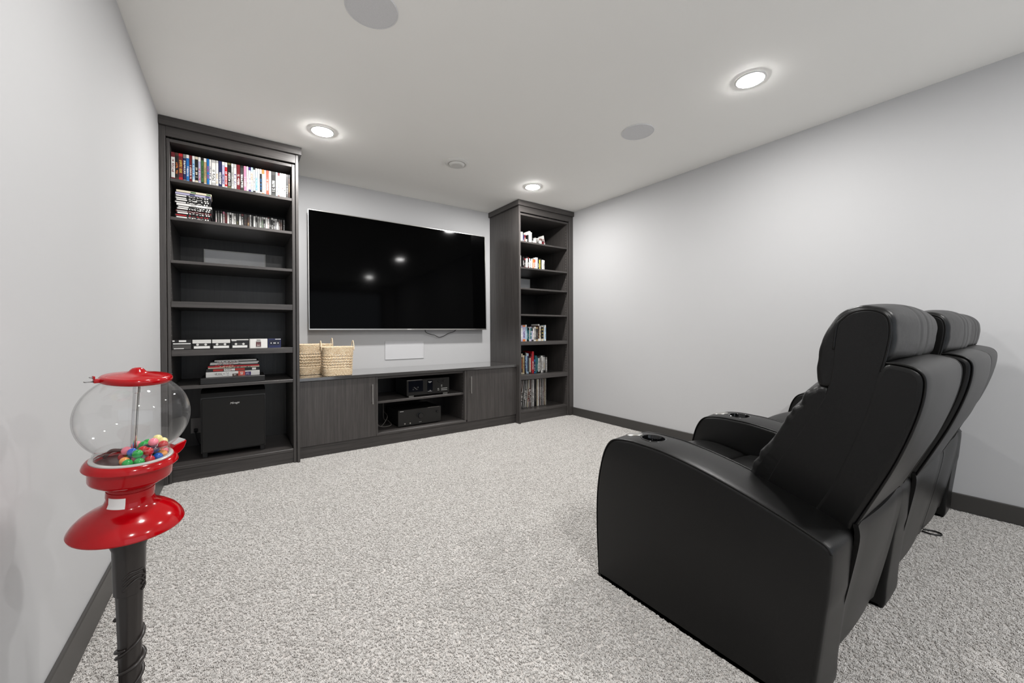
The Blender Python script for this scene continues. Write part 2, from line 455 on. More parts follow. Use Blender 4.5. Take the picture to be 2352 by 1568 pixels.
# ------------------------------------------------------------------ media console and its countertop
KX0, KX1 = .8125, 2.9294
t = thing('media_console', 'low dark oak media console with two doors and an open middle bay', 'cabinet', ((KX0 + KX1) / 2, -.28, 0))
KD = -.519
for a, b in ((KX0 + .001, KX0 + .019), (1.411, 1.429), (2.291, 2.309), (KX1 - .019, KX1 - .001)):
    box('upright', a, b, KD, -.004, .0955, .619, 'wood_v', t)
box('bottom_panel', 1.4295, 2.2905, KD + .001, -.02, .0955, .1155, 'wood_h', t)
box('middle_shelf', 1.4295, 2.2905, KD + .004, -.02, .374, .394, 'wood_h', t)
box('top_rail', 1.4295, 2.2905, KD + .001, KD + .1, .594, .619, 'wood_h', t)
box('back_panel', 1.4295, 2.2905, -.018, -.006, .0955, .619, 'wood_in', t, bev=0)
box('toe_kick', KX0 + .001, KX1 - .001, KD, KD + .018, 0, .095, 'wood_h', t, bev=0)
box('filler_strip', 2.892, KX1 - .001, KD - .019, KD - .001, .096, .617, 'wood_v', t)
box('face_rail', 1.4125, 2.3085, KD - .0185, KD - .0005, .096, .114, 'wood_h', t)
for a, b, hx in ((KX0 + .002, 1.4105, 1.377), (2.3195, 2.890, 2.354)):
    dr = box('door', a, b, KD - .0195, KD - .0005, .0965, .6165, 'wood_v', t, bev=.0012)
    bm = bmesh.new()
    add_tube(bm, [(hx, KD - .047, .385), (hx, KD - .047, .556)], .0048, 12)
    for z in (.402, .539): add_tube(bm, [(hx, KD - .0197, z), (hx, KD - .047, z)], .004, 10)
    for z in (.385, .5525): add_tube(bm, [(hx, KD - .047, z), (hx, KD - .047, z + .0035)], .0058, 12)
    tag(finish('handle', bm, 'steel', dr, smooth=True, sharp=40), 'brushed steel bar handle')
bm = bmesh.new()
box('face_stile', 1.4125, 1.4285, KD - .0185, KD - .0005, .1145, .6165, 'wood_v', t)
box('face_stile', 2.2915, 2.3175, KD - .0185, KD - .0005, .1145, .6165, 'wood_v', t)
bm.free()
bm = bmesh.new()
for z in [.14 + .032 * k for k in range(14)]:
    if .36 < z < .41: continue
    m = Matrix.Translation((2.2908, KD + .028, z)) @ Matrix.Rotation(-math.pi / 2, 4, 'Y')
    add_lathe(bm, [(.0001, 0), (.0024, 0), (.0024, .0006), (.0001, .0006)], 8, m)
tag(finish('pin_holes', bm, 'hole', t), 'row of small pale shelf pin holes', kind='stuff')
tag(box('countertop', KX0, KX1, -.552, -.003, .6195, .6452, 'top', bev=.002), 'dark polished countertop lying on the low media console', 'countertop')

# ------------------------------------------------------------------ television on the wall
tv = thing('television', 'large wall-mounted flat television with thin silver edge, switched off', 'television', (1.8828, -.08, 1.0304))
x0, x1, z0, z1, yf = .9449, 2.8206, 1.0304, 2.1303, -.100
bm = bmesh.new()
for a in ((x0, x0 + .007, z0, z1), (x1 - .007, x1, z0, z1), (x0 + .007, x1 - .007, z1 - .007, z1), (x0 + .007, x1 - .007, z0, z0 + .012)):
    add_box(bm, a[0], a[1], yf, yf + .012, a[2], a[3], .001)
finish('bezel', bm, 'steel', tv)
box('screen', x0 + .0072, x1 - .0072, yf + .002, yf + .011, z0 + .0122, z1 - .0072, 'screen', tv, bev=0)
box('rear_housing', x0 + .012, x1 - .012, yf + .0125, -.045, z0 + .004, z1 - .055, 'black', tv, bev=.008, seg=2)
box('wall_mount', 1.58, 2.18, -.0445, -.021, 1.35, 1.80, 'black', tv)
tag(mark('logo', 1.883, yf - .0001, z0 + .006, .046, .0075, 5, 'white', tv), 'tiny pale maker mark on the lower edge')

tv.rotation_euler.x = math.radians(-1.3)                    # tipped back a touch

cb = tube('power_cable', spline([(2.075, -.05, 1.035), (2.085, -.045, 1.005), (2.13, -.04, .985), (2.19, -.035, .972), (2.245, -.032, .948), (2.30, -.035, .962), (2.36, -.04, .992), (2.42, -.045, 1.010), (2.45, -.05, 1.036)], 6), .0035, 'black', segs=8)
tag(cb, 'thin black cable sagging below the television', 'cable')

# ------------------------------------------------------------------ in-wall speakers (one on the wall, two in the bookcase backs)
def wall_speaker(x0, x1, z0, z1, y, label, mats=('offwhite', 'mesh2')):
    s = thing('wall_speaker', label, 'speaker', ((x0 + x1) / 2, y, z0))
    bm = bmesh.new(); fr = .008
    for a in ((x0, x0 + fr, z0, z1), (x1 - fr, x1, z0, z1), (x0 + fr, x1 - fr, z1 - fr, z1), (x0 + fr, x1 - fr, z0, z0 + fr)):
        add_box(bm, a[0], a[1], y - .007, y - .0005, a[2], a[3], .001)
    finish('frame', bm, mats[0], s)
    box('grille', x0 + fr + .0003, x1 - fr - .0003, y - .0055, y - .0008, z0 + fr + .0003, z1 - fr - .0003, mats[1], s, bev=0)
wall_speaker(1.659, 2.078, .724, .915, 0.0, 'white rectangular wall speaker set in the grey wall below the television', ('mesh3', 'mesh3'))
wall_speaker(.198, .622, 1.503, 1.687, -.0185, 'white rectangular speaker in the back of the bookcase with the subwoofer')
wall_speaker(3.105, 3.528, 1.494, 1.683, -.0185, 'white rectangular speaker in the back of the bookcase with the vinyl records')

# ------------------------------------------------------------------ ceiling fittings
def downlight(x, y, label, lens):
    d_ = thing('downlight', label, 'ceiling light', (x, y, H - .02), 'recessed downlights')
    lathe('trim_ring', [(.079, -.0005), (.079, -.003), (.075, -.006), (.0685, -.0065), (.0685, -.0005)], 'white', d_, 48, Matrix.Translation((x, y, H)), cap=False)
    lathe('lens', [(.068, -.001), (.068, -.0072), (.064, -.0086), (.048, -.0094), (.026, -.0098), (0, -.010)], lens, d_, 40, Matrix.Translation((x, y, H)), cap=False)
downlight(.921, -.985, 'lit round downlight in the ceiling just in front of the bookcase with the subwoofer', 'lens_front')
downlight(2.819, -.985, 'lit round downlight in the ceiling just in front of the bookcase with the vinyl records', 'lens_front')
downlight(2.815, -2.988, 'lit round downlight in the ceiling above the black recliners', 'lens_mid')
downlight(.921, -2.988, 'lit round downlight in the ceiling above the gumball machine', 'lens_mid')
downlight(.921, -4.99, 'lit round downlight in the ceiling over the bare carpet near the doorway', 'lens_rear')
downlight(2.815, -4.99, 'lit round downlight in the ceiling behind the recliners, towards the doorway', 'lens_rear')
def ceiling_speaker(x, y, r, label):
    s = thing('ceiling_speaker', label, 'speaker', (x, y, H - .006), 'round ceiling speakers')
    lathe('rim', [(r, -.0004), (r, -.004), (r - .003, -.006), (r - .007, -.0055), (r - .007, -.0004)], 'mesh', s, 64, Matrix.Translation((x, y, H)), cap=False)
    lathe('grille', [(r - .0073, -.0008), (r - .0073, -.0048), (0, -.0056)], 'mesh', s, 64, Matrix.Translation((x, y, H)), cap=False)
ceiling_speaker(.912, -2.262, .113, 'round grey mesh speaker in the ceiling above the open carpet by the gumball machine')
ceiling_speaker(2.778, -2.253, .113, 'round grey mesh speaker in the ceiling above the front of the recliners')
v_ = thing('air_vent', 'round white air vent in the ceiling in front of the television', 'vent', (1.945, -1.06, H - .03))
mv = Matrix.Translation((1.945, -1.06, H))
lathe('outer_ring', [(.101, -.0005), (.101, -.006), (.094, -.014), (.08, -.019), (.07, -.016), (.070, -.0005)], 'offwhite', v_, 56, mv, cap=False)
lathe('valve_disc', [(.066, -.013), (.067, -.017), (.06, -.026), (.045, -.031), (.03, -.028), (0, -.027)], 'offwhite', v_, 56, mv, cap=True)
lathe('throat', [(.0695, -.0006), (.0695, -.010), (.0, -.010)], 'mesh', v_, 40, mv, cap=False)

# ------------------------------------------------------------------ row of three recliners: one single seat, then two side by side
A0, AW, PITCHX = 1.642, .188, .69
ARM = [(-2.911, .004), (-2.904, .12), (-2.900, .25), (-2.905, .36), (-2.920, .45), (-2.945, .53), (-2.985, .578), (-3.057, .592), (-3.13, .592), (-3.21, .587), (-3.335, .566), (-3.47, .533), (-3.583, .499), (-3.652, .474),
       (-3.676, .463), (-3.688, .445), (-3.684, .38), (-3.675, .28), (-3.655, .10), (-3.645, .004), (-3.60, .001), (-3.3, .001), (-2.95, .001)]
rec = thing('recliner_sofa', 'row of three black leather theater recliners with cup holders in its arms', 'recliner', (2.68, -3.30, 0))

def arm_top(y):
    P = [(a, b) for a, b in ARM[5:16]]
    for (a, b), (c, d_) in zip(P, P[1:]):
        if c <= y <= a: return b + (d_ - b) * (a - y) / (a - c)
    return .59

def bool_cut(o, cut):
    m = o.modifiers.new('cut', 'BOOLEAN'); m.object = cut; m.operation = 'DIFFERENCE'; m.solver = 'EXACT'
    dg = bpy.context.evaluated_depsgraph_get(); me = bpy.data.meshes.new_from_object(o.evaluated_get(dg))
    o.modifiers.remove(m); old = o.data
    if len(me.polygons) > len(old.polygons) * .8:
        o.data = me; me.name = old.name; bpy.data.meshes.remove(old)
        me.shade_smooth(); me.set_sharp_from_angle(angle=math.radians(50))
    bpy.data.objects.remove(cut)

def armrest(x0, left_pipe=True):
    x1 = x0 + AW; xc = (x0 + x1) / 2; yc = -3.108; zc = .5925
    arm = pillow('armrest', ARM, x0, x1, .012, 'leather', rec, crown=.007, mask=lambda p: 1.0 if (p.y > .30) else .25, per=4, nx=8)
    cut = lathe('cutter', [(.043, -.07), (.043, .05)], 'black', None, 40, Matrix.Translation((xc, yc, zc)), loc=(0, 0, 0))
    bpy.context.view_layer.update(); bool_cut(arm, cut)
    for xx in (x0 + .004, x1 - .004):
        L = spline([Vector(p) for p in ARM[0:16]], 6)
        nn = []
        for i, p in enumerate(L):
            tt = (L[min(i + 1, len(L) - 1)] - L[max(i - 1, 0)]).normalized(); nn.append(Vector((tt.y, -tt.x)))
        sg = 1 if nn[len(nn) // 2].y > 0 else -1
        tube('piping', [(xx, p.x + sg * q.x * .0004, p.y + sg * q.y * .0004) for p, q in zip(L, nn)], .0030, 'leather', arm, 7)
    # cup holder: lipped ring and well
    m = Matrix.Translation((xc, yc, zc + .0035)) @ Matrix.Rotation(math.radians(1.5), 4, 'X')
    tag(lathe('cup_holder', [(.0425, -.062), (.0425, -.003), (.0485, -.003), (.049, .0015), (.0465, .004), (.043, .0035), (.0405, -.001), (.040, -.058), (0, -.058), (0, -.0615)], 'gloss_black', arm, 48, m, cap=False), 'glossy black cup holder well')
    # control plate in front of the cup
    bm = bmesh.new()
    mm = Matrix.Translation((xc, -3.018, arm_top(-3.018) + .0105)) @ Matrix.Rotation(math.radians(-9), 4, 'X')
    add_lathe(bm, [(.0, -.006), (.033, -.006), (.034, -.001), (.031, .0012), (0, .0014)], 36, mm @ Matrix.Diagonal((.92, 1.0, 1, 1)))
    cp = tag(finish('control_plate', bm, 'steel', arm, smooth=True, sharp=40), 'silver push button plate')
    return arm
for xa in (A0, A0 + PITCHX, 3.534): armrest(xa)

CORE = [(-3.435, 0.404), (-3.494, 0.578), (-3.561, 0.704), (-3.610, 0.794), (-3.631, 0.844), (-3.641, 0.900), (-3.646, 0.960), (-3.653, 1.025), (-3.665, 1.046), (-3.685, 1.063), (-3.712, 1.070), (-3.740, 1.066), (-3.759, 1.050), (-3.765, 1.020), (-3.762, 0.980), (-3.753, 0.930), (-3.747, 0.905), (-3.717, 0.769), (-3.655, 0.592), (-3.602, 0.469), (-3.575, 0.404), (-3.505, 0.384)]
HEAD = [(-3.617, 0.850), (-3.606, 0.875), (-3.605, 0.920), (-3.612, 0.970), (-3.629, 1.018), (-3.655, 1.056), (-3.685, 1.076), (-3.713, 1.081), (-3.747, 1.074), (-3.769, 1.052), (-3.775, 1.018), (-3.771, 0.970), (-3.759, 0.935), (-3.740, 0.920), (-3.710, 0.905), (-3.677, 0.868), (-3.645, 0.850)]
LUMB = [(-3.345, 0.434), (-3.400, 0.504), (-3.441, 0.589), (-3.485, 0.666), (-3.525, 0.739), (-3.565, 0.804), (-3.591, 0.842), (-3.611, 0.852), (-3.641, 0.849), (-3.650, 0.794), (-3.605, 0.704), (-3.545, 0.579), (-3.485, 0.434)]
SHELL = [(-3.757, 0.929), (-3.780, 0.928), (-3.810, 0.919), (-3.827, 0.900), (-3.829, 0.866), (-3.821, 0.814), (-3.803, 0.746), (-3.777, 0.669), (-3.750, 0.602), (-3.721, 0.534), (-3.693, 0.470), (-3.670, 0.424), (-3.625, 0.414), (-3.585, 0.444), (-3.590, 0.479), (-3.640, 0.587), (-3.702, 0.766), (-3.735, 0.900)]
SEAT = [(-2.935, .44), (-2.925, .40), (-2.94, .36), (-3.20, .35), (-3.52, .32), (-3.56, .35), (-3.54, .40), (-3.43, .435), (-3.30, .455), (-3.215, .452), (-3.19, .440), (-3.165, .452), (-3.06, .470), (-2.97, .465)]
def seat_unit(x0, x1, c0, c1, p0, p1, dy):
    def sh(P): return [(a + dy, b) for a, b in P]
    back = pillow('backrest', sh(CORE), x0 + .002, x1 - .002, .006, 'leather', rec, per=4, nx=6)
    hg = lambda t: .0035 * math.exp(-((t - .40) / .014) ** 2) + .0030 * math.exp(-((t - .56) / .014) ** 2) + .002 * math.exp(-((t - .70) / .014) ** 2)
    pillow('headrest', sh(HEAD), x0 + .003, x1 - .003, .014, 'leather_soft', back, crown=.014, per=6, nx=44, groove=hg, mask=lambda p: 1.0 if p.y > .94 else .5, wr=.0035, seed=x0)
    pillow('lumbar_pillow', sh(LUMB), x0 + .003, x1 - .003, .016, 'leather_soft', back, crown=.03, per=8, nx=30, wr=.011, seed=x0 * 3)
    shell = pillow('back_shell', sh(SHELL), x0, x1, .016, 'leather', rec, crown=.012, per=5, nx=14, mask=lambda p: max(0.0, min(1.0, (-3.72 + dy - p.x) / .06)) if p.y > .55 else .15)
    for xx in (x0 + .004, x1 - .004):
        L = spline([Vector(p) for p in sh(CORE)[6:17]], 5)
        tube('piping', [(xx, p.x, p.y) for p in L], .0032, 'leather', back, 7)
        L = spline([Vector(p) for p in sh(SHELL)[0:11]], 5)
        tube('piping', [(xx, p.x + .001, p.y) for p in L], .0030, 'leather', shell, 7)
    # hanging rear panel below the shell
    bm = bmesh.new(); n = 12
    P = spline([Vector((-3.697, .482)), Vector((-3.700, .44)), Vector((-3.682, .33)), Vector((-3.655, .19)), Vector((-3.628, .065))], 4)
    G = []
    for i in range(n + 1):
        x = p0 + (p1 - p0) * i / n; s = .010 * (1 - (2 * i / n - 1) ** 2) + (.006 if i in (0, n) else 0)
        G.append(([bm.verts.new((x, p.x - s, p.y)) for p in P], [bm.verts.new((x, p.x - s + .012, p.y)) for p in P]))
    m = len(P)
    for (a, b), (c, d_) in zip(G, G[1:]):
        for j in range(m - 1): bm.faces.new((a[j], a[j + 1], c[j + 1], c[j])); bm.faces.new((b[j], d_[j], d_[j + 1], b[j + 1]))
        bm.faces.new((a[0], c[0], d_[0], b[0])); bm.faces.new((a[-1], b[-1], d_[-1], c[-1]))
    for a, b in (G[0], G[-1]):
        for j in range(m - 1): bm.faces.new((a[j], b[j], b[j + 1], a[j + 1]))
    bmesh.ops.recalc_face_normals(bm, faces=bm.faces)
    finish('rear_panel', bm, 'leather', rec, smooth=True, sharp=40)
    pillow('seat_cushion', SEAT, c0 + .001, c1 - .001, .022, 'leather_soft', rec, crown=.012, per=5, nx=12, mask=lambda p: 1.0 if p.y > .42 else 0)
    pillow('footrest', [(-2.925, .355), (-2.915, .30), (-2.915, .10), (-2.93, .06), (-2.99, .06), (-3.0, .10), (-3.0, .30), (-2.985, .355)], c0 + .003, c1 - .003, .012, 'leather', rec, crown=.008, per=4, nx=8)
    box('base_frame', c0 + .01, c1 - .01, -3.60, -3.02, .012, .315, 'black', rec, bev=.003)
S0, S1 = A0 + AW, A0 + PITCHX; S2 = S1 + AW; S3 = (S2 + 3.534) / 2
seat_unit(1.802, 2.360, S0, S1, 1.800, 2.268, 0.0); seat_unit(2.490, 3.040, S2, S3, 2.486, 3.020, -.012); seat_unit(3.046, 3.600, S3, 3.534, 3.032, 3.500, .010)

cb = tube('power_cable', spline([(3.226, -3.61, .005), (3.222, -3.64, .005), (3.240, -3.672, .005), (3.266, -3.668, .005), (3.272, -3.640, .005), (3.256, -3.61, .005)], 8), .004, 'black', segs=8)
tag(cb, 'black power cable looped on the carpet behind the recliners', 'cable')

# ------------------------------------------------------------------ gumball machine
GX, GY = .2021, -2.7456
HB = .561
gm = thing('gumball_machine', 'red gumball machine with a clear glass globe on a black post stand', 'gumball machine', (GX, GY, 0))
ax = Vector((.0607, -.0844, 1)).normalized(); e1 = Vector((0, 1, 0)).cross(ax).normalized(); e2 = ax.cross(e1)
HM = Matrix(((e1.x, e2.x, ax.x, GX), (e1.y, e2.y, ax.y, GY), (e1.z, e2.z, ax.z, HB), (0, 0, 0, 1)))     # head frame, origin at the skirt rim centre
ST = Matrix.Translation((GX, GY, 0))
# stand: cast foot, fluted post, sleeve, vine relief
lathe('foot', [(0, .001), (.125, .001), (.13, .006), (.128, .016), (.10, .026), (.06, .04), (.042, .06), (.034, .09), (0, .09)], 'stand', gm, 56, ST)
bm = bmesh.new(); segs = 60; rings = []
for z, r in ((.085, .0300), (.12, .0220), (.17, .0205), (.20, .0205), (.30, .0225), (.398, .0250), (.40, .0285), (.45, .0295), (.505, .0305), (.515, .034), (.528, .0345), (.560, .0345)):
    rings.append([bm.verts.new((GX + r * (1 - (.035 if z < .5 else 0) * (1 + math.cos(10 * a)) * .5) * math.cos(a), GY + r * (1 - (.035 if z < .5 else 0) * (1 + math.cos(10 * a)) * .5) * math.sin(a), z)) for a in [2 * math.pi * i / segs for i in range(segs)]])
for a, b in zip(rings, rings[1:]):
    for i in range(segs): bm.faces.new((a[i], a[(i + 1) % segs], b[(i + 1) % segs], b[i]))
bm.faces.new(list(reversed(rings[0]))); bm.faces.new(rings[-1]); bmesh.ops.recalc_face_normals(bm, faces=bm.faces)
post = finish('post', bm, 'stand', gm, smooth=True, sharp=40)
def helix(z0, z1, r, a0, turns, n=40):
    return [(GX + r(z) * math.cos(a0 + turns * 2 * math.pi * i / n), GY + r(z) * math.sin(a0 + turns * 2 * math.pi * i / n), z) for i in range(n + 1) for z in [z0 + (z1 - z0) * i / n]]
RZ = lambda z: .0205 + max(0, z - .2) * .024
tube('vine_relief', helix(.10, .34, lambda z: RZ(z) + .0008, -.6, 2.6, 110), .0034, 'stand', post, 8, rad=[.0026 + .0022 * abs(math.sin(i * .16)) for i in range(111)])
tube('vine_relief', helix(.215, .275, lambda z: RZ(z) + .002, 3.6, 1.15, 60), .0052, 'stand', post, 8, rad=[.002 + .0045 * math.sin(math.pi * i / 60) for i in range(61)])
ca = math.atan2(-4.03 - GY, .417 - GX)
bm = bmesh.new()
for i in range(3):
    add_tube(bm, spline([(GX + (.0285 + .0012) * math.cos(ca + .5 + a), GY + (.0285 + .0012) * math.sin(ca + .5 + a), .415 + .013 * i + z) for a, z in ((-.9, .0), (-.5, .012), (0, .02 - .004 * i), (.45, .010), (.6, -.004), (.3, -.012))], 5), .0024, 6)
finish('scroll_relief', bm, 'stand', post, smooth=True)
# skirt (bell) with its neck, in the head frame
lathe('skirt', [(.0, .0035), (.094, .0005), (.099, -.0030), (.1015, -.0030), (.1025, .0), (.1010, .0045), (.096, .0135), (.087, .0245), (.074, .0345), (.061, .0420), (.051, .0490), (.0450, .0570), (.0425, .0660), (.0, .0660)], 'red', gm, 72, HM)
lathe('neck', [(.0, .0655), (.0425, .0655), (.0418, .0730), (.0430, .0735), (.0430, .0885), (.0415, .0890), (.0415, .0980), (.0, .0980)], 'red', gm, 72, HM)
# body with flange
lathe('body', [(.0, .0945), (.042, .0950), (.050, .0985), (.062, .1065), (.0715, .1135), (.0735, .1180), (.0745, .1440), (.0765, .1456), (.0835, .1462), (.0842, .1480), (.0825, .1540), (.0785, .1605), (.0750, .1625), (.0715, .1620), (.0690, .1590), (.0690, .1500), (.0, .1440)], 'red', gm, 80, HM)
# lugs on the flange: hinge block towards the bookcase, latch towards the left wall
def head_box(name, ang, r0, r1, w, z0, z1, mat, parent, bev=.002):
    bm = bmesh.new(); add_box(bm, r0, r1, -w / 2, w / 2, z0, z1, bev, 2, HM @ Matrix.Rotation(ang, 4, 'Z')); return finish(name, bm, mat, parent, smooth=True, sharp=40)
A_R = math.radians(35.0); A_L = math.radians(205)
bm = bmesh.new()
mm = HM @ Matrix.Rotation(A_R, 4, 'Z')
for P_ in (((.070, .1640), (.078, .1705), (.1030, .1785), (.1035, .1740), (.0985, .1590), (.0900, .1500), (.082, .1465), (.070, .1465)),):
    f1 = [bm.verts.new(mm @ Vector((r, -.017, z))) for r, z in P_]; f2 = [bm.verts.new(mm @ Vector((r, .017, z))) for r, z in P_]
    bm.faces.new(f1); bm.faces.new(list(reversed(f2)))
    for i in range(len(P_)): bm.faces.new((f1[i], f2[i], f2[(i + 1) % len(P_)], f1[(i + 1) % len(P_)]))
bmesh.ops.recalc_face_normals(bm, faces=bm.faces); bmesh.ops.bevel(bm, geom=list(bm.edges), offset=.0012, segments=1, affect='EDGES')
finish('hinge_lug', bm, 'red', gm)
bm = bmesh.new(); add_box(bm, -.013, .013, -.014, .014, 0, .0012, .0004, 1, mm @ Matrix.Translation((.0905, 0, .1748)) @ Matrix.Rotation(math.radians(-17.7), 4, 'Y')); finish('hinge_plate', bm, 'chrome', gm)
lathe('gasket', [(.0675, .158), (.0735, .1620), (.0732, .1645), (.0700, .1660), (.0650, .1655)], 'gasket', gm, 72, HM, cap=False)
# globe: flattened sphere open at both ends, with a straight collar below
def globe_prof(R, cz, zlo, zhi, n=26, flat=.97):
    out = []
    a0 = math.asin((zlo - cz) / (R * flat)); a1 = math.asin((zhi - cz) / (R * flat))
    for i in range(n + 1):
        a = a0 + (a1 - a0) * i / n; out.append((R * math.cos(a), cz + R * flat * math.sin(a)))
    return out
GC = .2605; GR = .1020
outer = [(.0665, .1600), (.0672, .1650), (.0675, .1760)] + globe_prof(GR, GC, .1840, .3400)
inner = [(r - .0024, z) for r, z in reversed(outer)]
lathe('globe', outer + [(outer[-1][0] - .0012, outer[-1][1] + .001)] + inner + [outer[0]], 'globe', gm, 96, HM, cap=False, sharp=60)
lathe('rod', [(0, .150), (.0058, .150), (.0058, .315), (.0066, .316), (.0066, .333), (.0058, .334), (.0058, .348), (0, .348)], 'chrome', gm, 24, HM)
lathe('wheel', [(0, .1490), (.064, .1490), (.064, .1530), (.05, .1540), (0, .1545)], 'brown', gm, 48, HM)
bm = bmesh.new()
hub = HM @ Matrix.Translation((0, 0, .0))
add_lathe(bm, [(0, .1545), (.0125, .1545), (.0125, .164), (.009, .1675), (.0062, .168)], 24, hub)
finish('rod_nut', bm, 'chrome', gm, smooth=True, sharp=35)
bm = bmesh.new()
for s in (0,):
    add_tube(bm, [HM @ Vector(p) for p in spline([(.010, .0, .166), (-.020, .012, .174), (-.040, .020, .174), (-.052, .024, .158)], 5)], .0042, 8)
finish('agitator_arm', bm, 'brown', gm, smooth=True)
lid = lathe('lid', [(.0, .3390), (.050, .3390), (.0600, .3420), (.0630, .3450), (.0640, .3490), (.0635, .3530), (.0610, .3560), (.0585, .3572), (.0560, .3572), (.0535, .3580), (.044, .3602), (.030, .3622), (.0195, .3636), (.0155, .3660), (.0125, .3700), (.0095, .3730), (.005, .3748), (.0, .3752)], 'red', gm, 80, HM)
AK = math.radians(208)
head_box('lock_barrel', AK, .061, .0735, .010, .3455, .3545, 'red', lid, .0015); head_box('lock_tab', AK, .0715, .0750, .009, .3545, .3610, 'red', lid, .001)
bm = bmesh.new(); km = HM @ Matrix.Rotation(AK, 4, 'Z')
add_box(bm, .0730, .0880, -.0030, .0030, .3480, .3498, .0006, 1, km); add_box(bm, .0748, .0800, -.0030, .0030, .3575, .3592, .0006, 1, km)
tag(finish('key', bm, 'stand', lid), 'small key in the lid lock')
# blank white card on the neck, facing the room
fc = math.atan2((Vector((.417, -4.03, 1.0)) - HM.translation).dot(e2), (Vector((.417, -4.03, 1.0)) - HM.translation).dot(e1))
bm = bmesh.new(); rows = []
for z, r in ((.0560, .0462), (.0650, .0432), (.0800, .0434)):
    rows.append([bm.verts.new(HM @ Vector((r * math.cos(fc - .98 + .80 * k / 8), r * math.sin(fc - .98 + .80 * k / 8), z))) for k in range(9)])
for a, b in zip(rows, rows[1:]):
    for k in range(8): bm.faces.new((a[k], a[k + 1], b[k + 1], b[k]))
tag(finish('price_card', bm, 'paper', gm, smooth=True), 'blank white card')

# gumballs, settled into the globe by a small relaxation
rng = random.Random(11)
GB_R = .0098
COLS = [('red', 'b8040f', 10), ('green', '0a9a3c', 9), ('pink', 'f58a9b', 4), ('orange', 'f5a04e', 3), ('blue', '0a57b4', 2), ('yellow', 'efe29a', 3), ('white', 'f1efec', 4), ('dark purple', '2b1830', 4)]
seq = [c for c in COLS for _ in range(c[2])]
rng.shuffle(seq)
pts = []
while len(pts) < len(seq):
    x, y = rng.uniform(-.058, .058), rng.uniform(-.058, .058)
    if math.hypot(x, y) < .056: pts.append([x, y, .166 + rng.random() * .09])
tilt = Vector((.50, .02, -1)).normalized() * .0006
for it in range(420):
    for p in pts:
        p[0] += tilt.x; p[1] += tilt.y; p[2] += tilt.z
    for rep in range(2):
        for i in range(len(pts)):
            a = pts[i]
            for j in range(i + 1, len(pts)):
                b = pts[j]; dx, dy, dz = a[0] - b[0], a[1] - b[1], a[2] - b[2]
                if abs(dx) > .02 or abs(dy) > .02 or abs(dz) > .02: continue
                d_ = math.sqrt(dx * dx + dy * dy + dz * dz) + 1e-9
                if d_ < 2 * GB_R:
                    k = (2 * GB_R - d_) * .5 / d_
                    a[0] += dx * k; a[1] += dy * k; a[2] += dz * k; b[0] -= dx * k; b[1] -= dy * k; b[2] -= dz * k
            rr = math.hypot(a[0], a[1]) + 1e-9
            if rr < .0062 + GB_R: s = (.0062 + GB_R) / rr; a[0] *= s; a[1] *= s
            if a[2] < .1550 + GB_R: a[2] = .1550 + GB_R
            lim = (.0648 if a[2] < .176 else math.sqrt(max(1e-6, .0990 ** 2 - ((a[2] - GC) / .97) ** 2))) - GB_R
            rr = math.hypot(a[0], a[1]) + 1e-9
            if rr > lim: a[0] *= lim / rr; a[1] *= lim / rr
ball = None
for nm, hx, _ in COLS: M['gb_' + nm] = plain('gumball_' + nm.replace(' ', '_'), hx, .16, coat=.3)
GBM = {}
for p, (nm, hx, _) in zip(pts, seq):
    if nm not in GBM:
        bm = bmesh.new(); bmesh.ops.create_uvsphere(bm, u_segments=20, v_segments=12, radius=GB_R); me = bpy.data.meshes.new('gumball'); bm.to_mesh(me); bm.free(); me.shade_smooth(); me.materials.append(M['gb_' + nm]); GBM[nm] = me
    o = bpy.data.objects.new('gumball', GBM[nm]); COL.objects.link(o); o.location = HM @ Vector(p)
    tag(o, f'{nm} gumball lying in the glass globe of the gumball machine', 'gumball', f'{nm} gumballs in the globe')

# ------------------------------------------------------------------ baskets
g = N('woven_seagrass'); v = g.co()
n = g.noise(v, 90, 3, .6); n2 = g.noise(v, 14, 2)
g.set(Base_Color=g.mix(n2, g.ramp(n, [(.3, lin('a9825a')), (.5, lin('ead3b0')), (.7, lin('fcf0dc'))]), lin('ecd7b6')), Roughness=.7); g.bump(n, .5, .003); M['grass'] = g.m
g = N('basket_shadow_core'); g.set(Base_Color=lin('4a3826'), Roughness=.9); M['grass_in'] = g.m
def rrect(x0, x1, y0, y1, r, n=7):
    out = []
    for cx, cy, a0 in ((x1 - r, y1 - r, 0), (x0 + r, y1 - r, 90), (x0 + r, y0 + r, 180), (x1 - r, y0 + r, 270)):
        for k in range(n + 1):
            a = math.radians(a0 + 90 * k / n); out.append((cx + r * math.cos(a), cy + r * math.sin(a)))
    # densify straight runs
    res = []
    for i, p in enumerate(out):
        q = out[(i + 1) % len(out)]; d_ = math.hypot(q[0] - p[0], q[1] - p[1]); m = max(1, int(d_ / .008))
        res += [(p[0] + (q[0] - p[0]) * k / m, p[1] + (q[1] - p[1]) * k / m) for k in range(m)]
    return res
